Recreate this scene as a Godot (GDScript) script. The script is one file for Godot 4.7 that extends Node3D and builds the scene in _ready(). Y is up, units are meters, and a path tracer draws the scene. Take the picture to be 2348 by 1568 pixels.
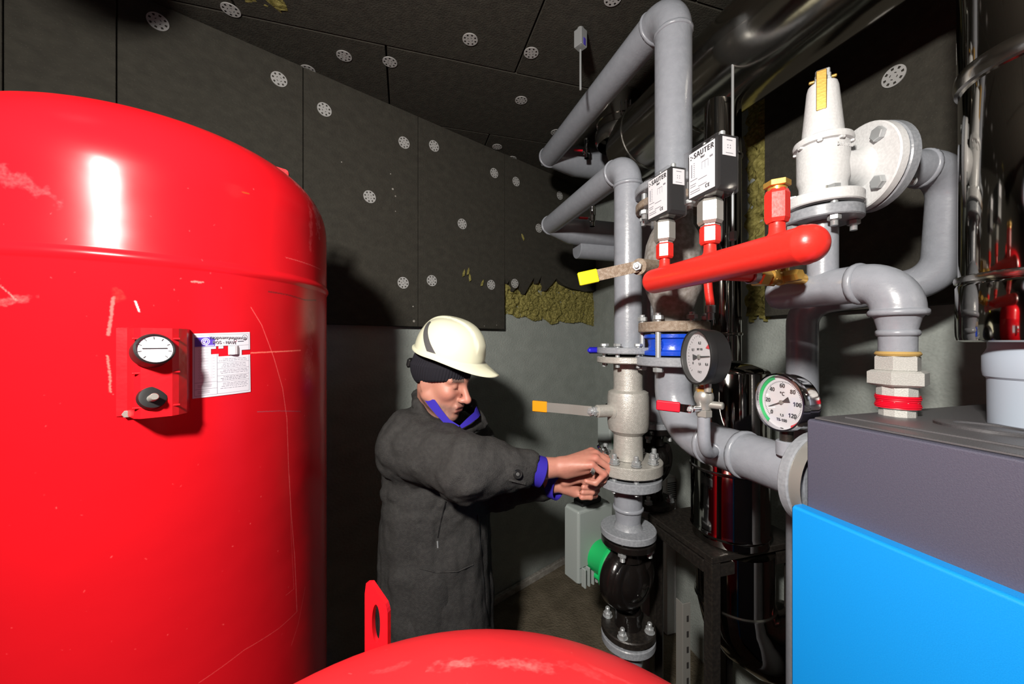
extends Node3D
# A boiler room lit by one work light standing behind the photographer.
# Plan: camera above the origin looking along -z. SD / FD are the plan axes of the plant (boiler, headers, flues).

const EYE := 1.6
const FOC := 850.0
var SD := Vector3(0.9604, 0, -0.2785)
var FD := Vector3(-0.2785, 0, -0.9604)
const WALL_A := 0.8552        # plan angle of the oblique left wall
const WALL_D := 2.38
const CEIL := 2.76
const UP := Vector3.UP
var M := {}
var T := {}
var taken := {}
var NOFN: Callable

# ------------------------------------------------------------------ helpers: points
func at(u: float, v: float, d: float) -> Vector3:
	return Vector3((u - 1174.0) / FOC * d, EYE - (v - 784.0) / FOC * d, -d)

func sf(s: float, f: float, y: float) -> Vector3:
	return SD * s + FD * f + UP * y

func wall_t(u: float) -> float:
	var k := (u - 1174.0) / FOC
	var d := WALL_D / (1.0 - k / tan(WALL_A))
	return k * d / sin(WALL_A)

func wall_p(t: float, y: float, off := 0.0) -> Vector3:
	return Vector3(t * sin(WALL_A) + off * cos(WALL_A), y, -(WALL_D + t * cos(WALL_A)) + off * sin(WALL_A))

func wall_y(u: float, v: float) -> float:
	var k := (u - 1174.0) / FOC
	return EYE - (v - 784.0) / FOC * WALL_D / (1.0 - k / tan(WALL_A))

func along(o: Vector3, dir: Vector3, hint := Vector3.UP) -> Transform3D:
	# a frame whose y axis runs along dir
	var y := dir.normalized()
	var h := hint
	if absf(y.dot(h)) > 0.98:
		h = FD
	var x := h.cross(y).normalized()
	return Transform3D(Basis(x, y, x.cross(y)), o)

func facing(o: Vector3, n: Vector3, up := Vector3.UP) -> Transform3D:
	# a frame whose z axis is the outward normal
	var z := n.normalized()
	var x := up.cross(z).normalized()
	return Transform3D(Basis(x, z.cross(x), z), o)

# ------------------------------------------------------------------ helpers: mesh building
class MB:
	var v := PackedVector3Array()
	var n := PackedVector3Array()
	var c := PackedColorArray()
	var uv := PackedVector2Array()
	var col := Color.WHITE
	func tri(a: Vector3, b: Vector3, d: Vector3, na: Vector3, nb: Vector3, nd: Vector3) -> void:
		var g := (d - a).cross(b - a)
		if g.dot(na + nb + nd) >= 0.0:
			v.append_array(PackedVector3Array([a, b, d])); n.append_array(PackedVector3Array([na, nb, nd]))
		else:
			v.append_array(PackedVector3Array([a, d, b])); n.append_array(PackedVector3Array([na, nd, nb]))
		c.append_array(PackedColorArray([col, col, col]))
	func flat(a: Vector3, b: Vector3, d: Vector3, away: Vector3) -> void:
		var g := (d - a).cross(b - a).normalized()
		if g.dot(away) < 0.0: g = -g
		tri(a, b, d, g, g, g)
	func quad(a: Vector3, b: Vector3, d: Vector3, e: Vector3, na: Vector3, nb: Vector3, nd: Vector3, ne: Vector3) -> void:
		tri(a, b, d, na, nb, nd); tri(a, d, e, na, nd, ne)
	func fquad(a: Vector3, b: Vector3, d: Vector3, e: Vector3, away: Vector3) -> void:
		flat(a, b, d, away); flat(a, d, e, away)
	func mesh(colored := false) -> ArrayMesh:
		var arr := []
		arr.resize(Mesh.ARRAY_MAX)
		arr[Mesh.ARRAY_VERTEX] = v
		arr[Mesh.ARRAY_NORMAL] = n
		if colored: arr[Mesh.ARRAY_COLOR] = c
		if uv.size() == v.size(): arr[Mesh.ARRAY_TEX_UV] = uv
		var m := ArrayMesh.new()
		m.add_surface_from_arrays(Mesh.PRIMITIVE_TRIANGLES, arr)
		return m

func lathe(m: MB, xf: Transform3D, prof: Array, segs := 32, flat := false, sharp := 0.6) -> void:
	var k := prof.size()
	var sn: Array[Vector2] = []
	for i in k - 1:
		var d: Vector2 = prof[i + 1] - prof[i]
		sn.append(Vector2(d.y, -d.x).normalized())
	for i in k - 1:
		var p0: Vector2 = prof[i]
		var p1: Vector2 = prof[i + 1]
		if p0.distance_to(p1) < 1e-7: continue
		var n0 := sn[i]
		var n1 := sn[i]
		if i > 0 and sn[i - 1].angle_to(sn[i]) < sharp and sn[i - 1].angle_to(sn[i]) > -sharp: n0 = (sn[i - 1] + sn[i]).normalized()
		if i < k - 2 and absf(sn[i + 1].angle_to(sn[i])) < sharp: n1 = (sn[i + 1] + sn[i]).normalized()
		for j in segs:
			var a := TAU * j / segs
			var b := TAU * (j + 1) / segs
			var ca := cos(a); var sa := sin(a); var cb := cos(b); var sb := sin(b)
			var na0 := Vector3(n0.x * ca, n0.y, n0.x * sa); var nb0 := Vector3(n0.x * cb, n0.y, n0.x * sb)
			var na1 := Vector3(n1.x * ca, n1.y, n1.x * sa); var nb1 := Vector3(n1.x * cb, n1.y, n1.x * sb)
			if flat:
				var h := (a + b) / 2.0
				na0 = Vector3(sn[i].x * cos(h), sn[i].y, sn[i].x * sin(h)); nb0 = na0; na1 = na0; nb1 = na0
			var q0 := xf * Vector3(p0.x * ca, p0.y, p0.x * sa)
			var q1 := xf * Vector3(p0.x * cb, p0.y, p0.x * sb)
			var q2 := xf * Vector3(p1.x * cb, p1.y, p1.x * sb)
			var q3 := xf * Vector3(p1.x * ca, p1.y, p1.x * sa)
			var B := xf.basis
			if p0.x > 1e-6: m.tri(q0, q1, q2, (B * na0).normalized(), (B * nb0).normalized(), (B * nb1).normalized())
			if p1.x > 1e-6: m.tri(q0, q2, q3, (B * na0).normalized(), (B * nb1).normalized(), (B * na1).normalized())

func pr(list: Array) -> Array:
	# [r, y, r, y ...] -> profile; profiles run from bottom to top, outside to the right
	var o: Array = []
	for i in range(0, list.size(), 2): o.append(Vector2(list[i], list[i + 1]))
	return o

func cyl(m: MB, a: Vector3, b: Vector3, r: float, segs := 24, bev := 0.002) -> void:
	var h := a.distance_to(b)
	var e := minf(bev, minf(r, h) * 0.4)
	lathe(m, along(a, b - a), pr([0, 0, r - e, 0, r, e, r, h - e, r - e, h, 0, h]), segs)

func hexa(m: MB, a: Vector3, b: Vector3, r: float, turn := 0.0) -> void:
	var h := a.distance_to(b)
	var xf := along(a, b - a)
	xf.basis = xf.basis * Basis(Vector3.UP, turn)
	lathe(m, xf, pr([0, 0, r * 0.86, 0, r, h * 0.12, r, h * 0.88, r * 0.86, h, 0, h]), 6, true)

func ball(m: MB, c: Vector3, r: float, segs := 20, sy := 1.0) -> void:
	var p: Array = []
	for i in 11:
		var a := -PI / 2 + PI * i / 10.0
		p.append(Vector2(maxf(0.0, r * cos(a)), r * sin(a) * sy))
	lathe(m, Transform3D(Basis(), c), p, segs, false, 2.0)

func bend(pts: Array, r: float, n := 10) -> PackedVector3Array:
	# round the corners of a polyline
	var o := PackedVector3Array()
	o.append(pts[0])
	for i in range(1, pts.size() - 1):
		var p: Vector3 = pts[i]
		var a: Vector3 = (pts[i - 1] - p).normalized()
		var b: Vector3 = (pts[i + 1] - p).normalized()
		var th := PI - a.angle_to(b)
		var tl := r * tan(th / 2.0)
		var s := p + a * tl
		var bis := (a + b).normalized()
		var c := p + bis * (r / cos(th / 2.0))
		var ax := (s - c).cross((p + b * tl) - c).normalized()
		for k in n + 1:
			o.append(c + (s - c).rotated(ax, th * k / n))
	o.append(pts[pts.size() - 1])
	return o

func sweep(m: MB, pts: PackedVector3Array, rad, segs := 28, caps := true) -> void:
	var k := pts.size()
	var fr: Array[Basis] = []
	var t0 := (pts[1] - pts[0]).normalized()
	var x := (UP if absf(t0.y) < 0.9 else FD).cross(t0).normalized()
	for i in k:
		var t: Vector3
		if i == 0: t = t0
		elif i == k - 1: t = (pts[k - 1] - pts[k - 2]).normalized()
		else: t = ((pts[i + 1] - pts[i]).normalized() + (pts[i] - pts[i - 1]).normalized()).normalized()
		x = (x - t * x.dot(t)).normalized()
		fr.append(Basis(x, t, x.cross(t)))
	for i in k - 1:
		var r0: float = rad if rad is float else rad[i]
		var r1: float = rad if rad is float else rad[i + 1]
		for j in segs:
			var a := TAU * j / segs
			var b := TAU * (j + 1) / segs
			var da := Vector3(cos(a), 0, sin(a)); var db := Vector3(cos(b), 0, sin(b))
			var n0 := fr[i] * da; var n1 := fr[i] * db; var n2 := fr[i + 1] * db; var n3 := fr[i + 1] * da
			m.quad(pts[i] + n0 * r0, pts[i] + n1 * r0, pts[i + 1] + n2 * r1, pts[i + 1] + n3 * r1, n0, n1, n2, n3)
	if caps:
		for e in [0, k - 1]:
			var r: float = rad if rad is float else rad[e]
			var t: Vector3 = fr[e].y * (-1.0 if e == 0 else 1.0)
			for j in segs:
				var a := TAU * j / segs
				var b := TAU * (j + 1) / segs
				m.flat(pts[e], pts[e] + fr[e] * Vector3(cos(a), 0, sin(a)) * r, pts[e] + fr[e] * Vector3(cos(b), 0, sin(b)) * r, t)

func rbox(m: MB, xf: Transform3D, size: Vector3, bev := 0.003) -> void:
	# a box centred on xf with rounded-looking chamfers
	var h := size / 2.0
	var e := minf(bev, minf(h.x, minf(h.y, h.z)) * 0.9)
	var B := xf.basis
	for ax in 3:
		var a1 := (ax + 1) % 3
		var a2 := (ax + 2) % 3
		for s in [-1.0, 1.0]:
			var q: Array[Vector3] = []
			for w in [[-1, -1], [1, -1], [1, 1], [-1, 1]]:
				var p := Vector3.ZERO
				p[ax] = s * h[ax]; p[a1] = w[0] * (h[a1] - e); p[a2] = w[1] * (h[a2] - e)
				q.append(xf * p)
			var nn := Vector3.ZERO
			nn[ax] = s
			nn = (B * nn).normalized()
			m.quad(q[0], q[1], q[2], q[3], nn, nn, nn, nn)
		# edges parallel to ax
		for s1 in [-1.0, 1.0]:
			for s2 in [-1.0, 1.0]:
				var q: Array[Vector3] = []
				var n1 := Vector3.ZERO; n1[a1] = s1
				var n2 := Vector3.ZERO; n2[a2] = s2
				for w in [[-1, 0], [1, 0], [1, 1], [-1, 1]]:
					var p := Vector3.ZERO
					p[ax] = w[0] * (h[ax] - e)
					p[a1] = s1 * (h[a1] if w[1] == 0 else h[a1] - e)
					p[a2] = s2 * (h[a2] - e if w[1] == 0 else h[a2])
					q.append(xf * p)
				n1 = (B * n1).normalized(); n2 = (B * n2).normalized()
				m.quad(q[0], q[1], q[2], q[3], n1, n1, n2, n2)
	for sx in [-1.0, 1.0]:
		for sy in [-1.0, 1.0]:
			for sz in [-1.0, 1.0]:
				var a := Vector3(sx * h.x, sy * (h.y - e), sz * (h.z - e))
				var b := Vector3(sx * (h.x - e), sy * h.y, sz * (h.z - e))
				var c := Vector3(sx * (h.x - e), sy * (h.y - e), sz * h.z)
				m.tri(xf * a, xf * b, xf * c, (B * Vector3(sx, 0, 0)).normalized(), (B * Vector3(0, sy, 0)).normalized(), (B * Vector3(0, 0, sz)).normalized())

func slab(m: MB, xf: Transform3D, poly: PackedVector2Array, h: float) -> void:
	# polygon in the frame's x/y plane, thickness h along z
	var ix := Geometry2D.triangulate_polygon(poly)
	var z := xf.basis.z
	for s in [0.0, h]:
		for i in range(0, ix.size(), 3):
			m.flat(xf * Vector3(poly[ix[i]].x, poly[ix[i]].y, s), xf * Vector3(poly[ix[i + 1]].x, poly[ix[i + 1]].y, s), xf * Vector3(poly[ix[i + 2]].x, poly[ix[i + 2]].y, s), -z if s == 0.0 else z)
	var cw := Geometry2D.is_polygon_clockwise(poly)
	for i in poly.size():
		var p := poly[i]
		var q := poly[(i + 1) % poly.size()]
		var d := q - p
		var o := Vector2(d.y, -d.x) if not cw else Vector2(-d.y, d.x)
		m.fquad(xf * Vector3(p.x, p.y, 0), xf * Vector3(q.x, q.y, 0), xf * Vector3(q.x, q.y, h), xf * Vector3(p.x, p.y, h), xf.basis * Vector3(o.x, o.y, 0))

# ------------------------------------------------------------------ helpers: scene tree
func numbered(called: String) -> String:
	if not taken.has(called):
		taken[called] = 0
		return called
	taken[called] += 1
	return "%s_%03d" % [called, taken[called]]

func thing(called: String, label: String, category: String, base := Vector3.ZERO, group := "") -> Node3D:
	var o := Node3D.new()
	o.name = numbered(called)
	add_child(o)
	o.position = base
	o.set_meta("label", label)
	o.set_meta("category", category)
	if group: o.set_meta("group", group)
	return o

func part(called: String, m: MB, mat: Material, parent: Node3D, label := "") -> MeshInstance3D:
	# meshes are written in room coordinates; a part cancels its thing's offset
	var o := MeshInstance3D.new()
	o.name = called
	o.mesh = m.mesh(mat.vertex_color_use_as_albedo if mat is StandardMaterial3D else false)
	o.material_override = mat
	parent.add_child(o, true)
	if parent.get_parent() == self and not (parent is MeshInstance3D): o.position = -parent.position
	if label: o.set_meta("label", label)
	return o

func struct(called: String, m: MB, mat: Material) -> MeshInstance3D:
	var o := MeshInstance3D.new()
	o.name = called
	o.mesh = m.mesh()
	o.material_override = mat
	add_child(o)
	o.set_meta("kind", "structure")
	return o

func words(txt: String, xf: Transform3D, height: float, mat: Material, parent: Node3D, called := "lettering", bold := true) -> void:
	var tm := TextMesh.new()
	var f := SystemFont.new()
	f.font_names = PackedStringArray(["Droid Sans"])
	f.font_weight = 700 if bold else 400
	tm.font = f
	tm.font_size = 64
	tm.text = txt
	tm.pixel_size = height / 46.0
	tm.depth = 0.0006
	var o := MeshInstance3D.new()
	o.name = called
	o.mesh = tm
	o.material_override = mat
	parent.add_child(o, true)
	var off := Vector3.ZERO
	var p: Node = parent
	while p != self:
		off += p.position
		p = p.get_parent()
	o.transform = Transform3D(xf.basis, xf.origin - off)

# ------------------------------------------------------------------ helpers: materials
func noise_image(sd: int, freq: float, oct: int, size := 256, kind := FastNoiseLite.TYPE_SIMPLEX_SMOOTH) -> Image:
	var n := FastNoiseLite.new()
	n.seed = sd
	n.noise_type = kind
	n.frequency = freq
	n.fractal_octaves = oct
	return n.get_seamless_image(size, size)

func ramp_tex(img: Image, c0: Color, c1: Color, lo := 0.25, hi := 0.75, speck := 0.0, speck_col := Color.WHITE, sd := 1) -> ImageTexture:
	var w := img.get_width()
	var o := Image.create(w, w, true, Image.FORMAT_RGB8)
	var rng := RandomNumberGenerator.new()
	rng.seed = sd
	for y in w:
		for x in w:
			var g := clampf((img.get_pixel(x, y).r - lo) / (hi - lo), 0.0, 1.0)
			var c := c0.lerp(c1, g)
			if speck > 0.0 and rng.randf() < speck: c = c.lerp(speck_col, rng.randf_range(0.2, 0.8))
			o.set_pixel(x, y, c)
	o.generate_mipmaps()
	return ImageTexture.create_from_image(o)

func bump_tex(img: Image, strength: float) -> ImageTexture:
	var i: Image = img.duplicate()
	i.convert(Image.FORMAT_RGBA8)
	i.bump_map_to_normal_map(strength)
	i.generate_mipmaps()
	return ImageTexture.create_from_image(i)

func rgb(r: int, g: int, b: int) -> Color:
	return Color8(r, g, b)

func mat(c: Color, rough: float, metal := 0.0, normal: Texture2D = null, nscale := 0.3, tile := 4.0, tex: Texture2D = null, spec := 0.5) -> StandardMaterial3D:
	var m := StandardMaterial3D.new()
	m.albedo_color = c
	m.roughness = rough
	m.metallic = metal
	m.metallic_specular = spec
	if tex:
		m.albedo_texture = tex
	if normal:
		m.normal_enabled = true
		m.normal_texture = normal
		m.normal_scale = nscale
	if tex or normal:
		m.uv1_triplanar = true
		m.uv1_scale = Vector3.ONE * tile
	return m

func make_materials() -> void:
	var fine := noise_image(3, 0.05, 4)
	var mid := noise_image(5, 0.02, 4)
	var rough := noise_image(7, 0.012, 5, 512)
	var grit := noise_image(9, 0.2, 3)
	T.fine = bump_tex(fine, 4.0)
	T.mid = bump_tex(mid, 6.0)
	T.rough = bump_tex(rough, 10.0)
	T.grit = bump_tex(grit, 4.0)
	var w := Color.WHITE
	M.red = mat(rgb(194, 18, 28), 0.3, 0, T.mid, 0.12, 5.0)
	M.red_pipe = mat(rgb(216, 44, 36), 0.34, 0, T.fine, 0.15, 8.0)
	M.red_grip = mat(rgb(215, 10, 40), 0.4)
	M.pipe = mat(w, 0.3, 0, T.fine, 0.16, 7.0, ramp_tex(mid, rgb(133, 137, 145), rgb(140, 144, 152), .2, .8, 0.01, rgb(90, 92, 96), 2))
	M.pipe_dusty = mat(w, 0.6, 0, T.fine, 0.3, 7.0, ramp_tex(rough, rgb(118, 112, 106), rgb(146, 143, 140), .3, .7, 0.03, rgb(92, 80, 68), 3))
	M.flange = mat(w, 0.34, 0, T.fine, 0.2, 8.0, ramp_tex(fine, rgb(128, 132, 138), rgb(145, 149, 155)))
	M.cast = mat(w, 0.42, 0.35, T.grit, 0.35, 6.0, ramp_tex(fine, rgb(172, 170, 164), rgb(186, 184, 178)))
	M.rusty = mat(w, 0.7, 0.1, T.grit, 0.5, 6.0, ramp_tex(fine, rgb(126, 110, 94), rgb(152, 140, 126), .3, .7, 0.06, rgb(96, 58, 34), 4))
	M.zinc = mat(rgb(178, 182, 184), 0.36, 0.55, T.fine, 0.1, 20.0)
	M.steel = mat(rgb(158, 157, 152), 0.36, 0.5, T.grit, 0.15, 14.0)
	M.chrome = mat(rgb(205, 205, 208), 0.12, 1.0)
	M.brass = mat(rgb(198, 156, 76), 0.3, 0.6, T.fine, 0.08, 10.0)
	M.inox = mat(rgb(160, 157, 152), 0.07, 1.0)
	M.inox_brushed = mat(rgb(172, 168, 160), 0.16, 1.0, T.mid, 0.04, 3.0)
	M.galv = mat(w, 0.42, 0.3, T.grit, 0.25, 8.0, ramp_tex(grit, rgb(176, 176, 172), rgb(206, 206, 202)))
	M.inox_dull = mat(rgb(176, 172, 166), 0.2, 1.0, T.fine, 0.05, 6.0)
	M.black_paint = mat(rgb(22, 19, 18), 0.22, 0, T.fine, 0.2, 8.0)
	M.black_plastic = mat(rgb(24, 24, 25), 0.45)
	M.dark_steel = mat(w, 0.4, 0.2, T.grit, 0.1, 5.0, ramp_tex(fine, rgb(34, 31, 29), rgb(46, 42, 38), .3, .7, .01, rgb(100, 70, 45), 5))
	M.gasket = mat(rgb(30, 28, 27), 0.8)
	M.white_paint = mat(w, 0.34, 0, T.fine, 0.2, 9.0, ramp_tex(fine, rgb(196, 197, 198), rgb(206, 207, 208)))
	M.white_plastic = mat(rgb(158, 170, 184), 0.4)
	M.label = mat(rgb(210, 210, 215), 0.5)
	M.ink = mat(rgb(28, 28, 32), 0.6)
	M.ink_grey = mat(rgb(120, 120, 128), 0.6)
	M.ink_blue = mat(rgb(70, 60, 160), 0.5)
	M.green = mat(rgb(20, 172, 92), 0.35, 0, T.fine, 0.1, 10.0)
	M.pump_box = mat(w, 0.5, 0, T.grit, 0.12, 12.0, ramp_tex(grit, rgb(132, 140, 138), rgb(150, 158, 156)))
	M.blue_cast = mat(rgb(22, 70, 190), 0.3, 0, T.fine, 0.2, 8.0)
	M.blue_plastic = mat(rgb(36, 32, 190), 0.4)
	M.yellow = mat(rgb(226, 222, 20), 0.45)
	M.orange = mat(rgb(232, 150, 12), 0.45)
	M.boiler_blue = mat(w, 0.42, 0, T.grit, 0.12, 10.0, ramp_tex(grit, rgb(10, 142, 226), rgb(18, 149, 232)))
	M.boiler_grey = mat(w, 0.5, 0, T.grit, 0.2, 10.0, ramp_tex(grit, rgb(72, 72, 88), rgb(84, 84, 99)))
	M.boiler_top = mat(w, 0.45, 0, T.grit, 0.15, 10.0, ramp_tex(grit, rgb(74, 73, 76), rgb(88, 87, 89)))
	M.board = mat(w, 0.85, 0, T.grit, 0.2, 2.2, ramp_tex(noise_image(11, 0.02, 6, 512), rgb(53, 51, 46), rgb(61, 59, 53), .2, .8, 0.003, rgb(150, 148, 138), 6), 0.3)
	M.wool = mat(w, 0.95, 0, T.rough, 1.0, 5.0, ramp_tex(noise_image(13, 0.02, 5, 512), rgb(104, 98, 52), rgb(158, 150, 92), .25, .75, 0.06, rgb(84, 76, 30), 7), 0.2)
	M.plaster = mat(w, 0.75, 0, T.grit, 0.2, 1.6, ramp_tex(noise_image(15, 0.012, 6, 512), rgb(142, 148, 144), rgb(152, 158, 154), .25, .75, 0.006, rgb(150, 152, 148), 8), 0.35)
	M.concrete = mat(w, 0.85, 0, T.grit, 0.4, 1.2, ramp_tex(noise_image(17, 0.01, 6, 512), rgb(94, 86, 72), rgb(112, 103, 88), .2, .8, 0.01, rgb(50, 45, 38), 9), 0.3)
	M.dark_wall = mat(rgb(60, 60, 58), 0.85)
	M.trim = mat(w, 0.8, 0, T.grit, 0.3, 5.0, ramp_tex(rough, rgb(132, 128, 122), rgb(160, 157, 150)))
	M.anchor = mat(rgb(164, 164, 163), 0.6)
	M.jute = mat(rgb(170, 140, 80), 0.9, 0, T.grit, 0.8, 20.0)
	M.pane = mat(Color(0.6, 0.6, 0.62, 0.04), 0.05)
	M.pane.transparency = BaseMaterial3D.TRANSPARENCY_ALPHA
	M.glow = mat(rgb(255, 250, 240), 0.5)
	M.glow.emission_enabled = true
	M.glow.emission = Color(1, 0.97, 0.92)
	M.glow.emission_energy_multiplier = 6.0

func resize(t: Node3D, k: float, base: Vector3) -> void:
	# the plant on the boiler was drawn at catalogue size; fit it to this smaller boiler
	t.scale = Vector3.ONE * k
	t.position = base

# ------------------------------------------------------------------ the scene
func _ready() -> void:
	var cam := Camera3D.new()
	cam.name = "camera"
	cam.fov = rad_to_deg(2.0 * atan(784.0 / FOC))
	cam.near = 0.02
	add_child(cam)
	cam.position = Vector3(0, EYE, 0)
	cam.current = true
	var we := WorldEnvironment.new()
	we.name = "environment"
	var e := Environment.new()
	e.background_mode = Environment.BG_COLOR
	e.background_color = Color.BLACK
	e.tonemap_mode = Environment.TONE_MAPPER_LINEAR
	e.tonemap_exposure = 1.0
	e.sdfgi_enabled = true
	e.ssao_enabled = true
	e.ssil_enabled = true
	we.environment = e
	add_child(we)
	# the one light: a square LED floodlight on a stand behind the photographer
	var lamp_at := Vector3(-0.37, 2.18, 0.35)
	var aim := Vector3(0.12, 1.35, -1.3)
	var al := AreaLight3D.new()
	al.name = "floodlight_beam"
	al.area_size = Vector2(0.12, 0.12)
	al.light_energy = 5.7
	al.light_color = Color(1.0, 0.975, 0.94)
	al.shadow_enabled = true
	al.area_range = 12.0
	add_child(al)
	al.look_at_from_position(lamp_at + (aim - lamp_at).normalized() * 0.02, aim)

	make_materials()
	build_room()
	build_floodlight(lamp_at, aim)
	build_shadow_globe(lamp_at)
	build_tanks()
	build_boiler()
	build_flues()
	build_pipe_a()
	build_pipe_b()
	build_header()
	build_manifold()
	build_back()
	build_anchors()
	build_person()

func build_floodlight(p: Vector3, aim: Vector3) -> void:
	var t := thing("work_floodlight", "square LED floodlight on a tall stand", "lamp", Vector3(p.x, 0, p.z))
	var z := (p - aim).normalized()
	var xf := facing(p, -z)
	var m := MB.new(); rbox(m, xf.translated_local(Vector3(0, 0, -0.035)), Vector3(0.19, 0.18, 0.05), 0.006); part("housing", m, M.black_plastic, t)
	m = MB.new(); rbox(m, xf.translated_local(Vector3(0, 0, -0.006)), Vector3(0.12, 0.12, 0.006), 0.001); part("lamp_panel", m, M.glow, t)
	m = MB.new(); cyl(m, Vector3(p.x, 0.02, p.z + 0.1), Vector3(p.x, p.y - 0.02, p.z + 0.1), 0.014); part("pole", m, M.dark_steel, t)
	m = MB.new(); cyl(m, Vector3(p.x, p.y - 0.03, p.z + 0.1), p - z * -0.05, 0.01); part("bracket", m, M.dark_steel, t)
	for k in 3:
		var a := TAU * k / 3.0 + 0.5
		m = MB.new(); cyl(m, Vector3(p.x, 0.45, p.z + 0.1), Vector3(p.x + cos(a) * 0.2, 0.0, p.z + 0.1 + sin(a) * 0.2), 0.011); part("leg", m, M.dark_steel, t)

func build_shadow_globe(from: Vector3) -> void:
	# an unseen, added globe luminaire that throws the round shadow high on the left wall
	var w := wall_p(wall_t(262), 2.80, 0.05)
	var p := from.lerp(w, 0.5)
	var t := thing("added_shadow_globe", "added unseen round globe luminaire hanging from the ceiling", "shadow_caster", Vector3(p.x, CEIL, p.z))
	var m := MB.new(); ball(m, p, 0.1, 32); part("globe", m, M.white_plastic, t)
	m = MB.new(); cyl(m, p + UP * 0.08, Vector3(p.x, CEIL, p.z), 0.045, 24); part("socket", m, M.black_plastic, t)  # only hangs the added globe from the ceiling

# ------------------------------------------------------------------ room shell
func board(m: MB, xf: Transform3D, size: Vector3) -> void:
	rbox(m, xf, size, 0.003)

func build_room() -> void:
	var m := MB.new()
	rbox(m, Transform3D(Basis(), Vector3(-0.3, -0.1, -0.4)), Vector3(7, 0.2, 7), 0.001)
	struct("floor", m, M.concrete)
	m = MB.new()
	rbox(m, Transform3D(Basis(), Vector3(-0.3, CEIL + 0.145, -0.4)), Vector3(7, 0.2, 7), 0.001)
	var ceiling := struct("ceiling", m, M.dark_wall)
	# ceiling boards, rows across the room, joints staggered by half a board
	var fb := Basis(SD, UP, -FD)
	var row := 0
	for f0 in [-0.43, 0.06, 0.55, 1.04, 1.53, 2.02, 2.51]:
		var st := 0.377 - 4.0 if row % 2 == 1 else -0.13 - 3.0
		for k in 7:
			var s0: float = st + k * 1.02
			var cs: float = s0 + 0.51
			var cf: float = f0 + 0.245
			var c := sf(cs, cf, CEIL + 0.02)
			# leave out boards wholly behind the walls
			var near := sf(clampf(0, s0, s0 + 1.02), f0, 0)
			if cs > 1.9 or -near.z - (WALL_D + near.x / tan(WALL_A)) > 0.35 or s0 < -2.6: continue
			m = MB.new()
			board(m, Transform3D(fb, c), Vector3(1.014, 0.045, 0.484))
			part("insulation_board", m, M.board, ceiling)
		row += 1
	# bare mineral wool between two ceiling boards and one torn corner
	m = MB.new()
	wool_patch(m, Transform3D(Basis(SD, FD, -UP), sf(-0.5, 1.515, CEIL + 0.0005)), PackedVector2Array([Vector2(0.62, -0.002), Vector2(0.885, -0.002), Vector2(0.885, 0.008), Vector2(0.62, 0.006)]), 0.02, 0.001, 3)
	part("mineral_wool_strip", m, M.wool, ceiling, "yellow mineral wool showing in a joint")
	m = MB.new()
	wool_patch(m, Transform3D(Basis(SD, FD, -UP), sf(0.377, 1.1, CEIL + 0.0005)), PackedVector2Array([Vector2(-0.004, 0.0), Vector2(0.005, 0.0), Vector2(0.004, 0.42), Vector2(-0.003, 0.42)]), 0.02, 0.001, 4)
	part("mineral_wool_strip", m, M.wool, ceiling, "yellow mineral wool showing in a joint")
	m = MB.new()
	var pts := PackedVector2Array()
	for q in [[560, -12], [648, -12], [656, 8], [659, 25], [640, 24], [610, 26], [588, 24], [575, 6]]:
		var d: float = (CEIL - EYE) * FOC / (784.0 - q[1])
		var p := at(q[0], q[1], d)
		pts.append(Vector2(p.dot(SD), p.dot(FD)))
	wool_patch(m, Transform3D(Basis(SD, FD, -UP), Vector3(0, CEIL - 0.001, 0)), pts, 0.02, 0.01, 5)
	part("mineral_wool_patch", m, M.wool, ceiling, "torn yellow mineral wool patch")

	# oblique left wall: grey plaster with black faced boards above
	m = MB.new()
	var wb := Basis(Vector3(sin(WALL_A), 0, -cos(WALL_A)), UP, Vector3(cos(WALL_A), 0, sin(WALL_A)))
	rbox(m, Transform3D(wb, wall_p(-0.75, CEIL / 2.0 + 0.05, -0.1)), Vector3(4.6, CEIL + 0.3, 0.2), 0.001)
	var wall := struct("wall_left", m, M.plaster)
	var th := 0.045
	var ts: Array[float] = [-2.9, wall_t(20), wall_t(272), wall_t(690), wall_t(950), wall_t(1147)]
	for i in ts.size() - 1:
		m = MB.new()
		var w: float = ts[i + 1] - ts[i]
		board(m, Transform3D(wb, wall_p((ts[i] + ts[i + 1]) / 2.0, (1.676 + CEIL) / 2.0, th / 2.0 + 0.001)), Vector3(w - 0.002, CEIL - 1.68, th))
		part("insulation_board", m, M.board, wall)
	# the board with the torn lower edge
	var torn := [[1147, 640], [1153, 652], [1158, 644], [1166, 670], [1180, 652], [1192, 676], [1204, 655], [1214, 638], [1222, 652], [1231, 634], [1241, 668], [1256, 652], [1265, 640], [1282, 656], [1300, 663], [1330, 670], [1362, 668], [1390, 669], [1396, 705], [1402, 742], [1408, 790], [1430, 798], [1470, 790], [1500, 770]]
	var poly := PackedVector2Array()
	for q in torn: poly.append(Vector2(wall_t(q[0]) + (0.003 if q[0] == 1147 else 0.0), wall_y(q[0], q[1])))
	var t_end: float = poly[poly.size() - 1].x
	poly.append(Vector2(t_end, CEIL))
	poly.append(Vector2(wall_t(1147) + 0.003, CEIL))
	m = MB.new()
	slab(m, Transform3D(wb, wall_p(0, 0, 0.001)), poly, th)
	part("insulation_board", m, M.board, wall, "board with a torn lower edge")
	m = MB.new()
	board(m, Transform3D(wb, wall_p((t_end + 1.3) / 2.0, (1.676 + CEIL) / 2.0, th / 2.0 + 0.001)), Vector3(1.3 - t_end - 0.005, CEIL - 1.68, th))
	part("insulation_board", m, M.board, wall)
	# ragged wool below the tear
	poly = PackedVector2Array()
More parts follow.
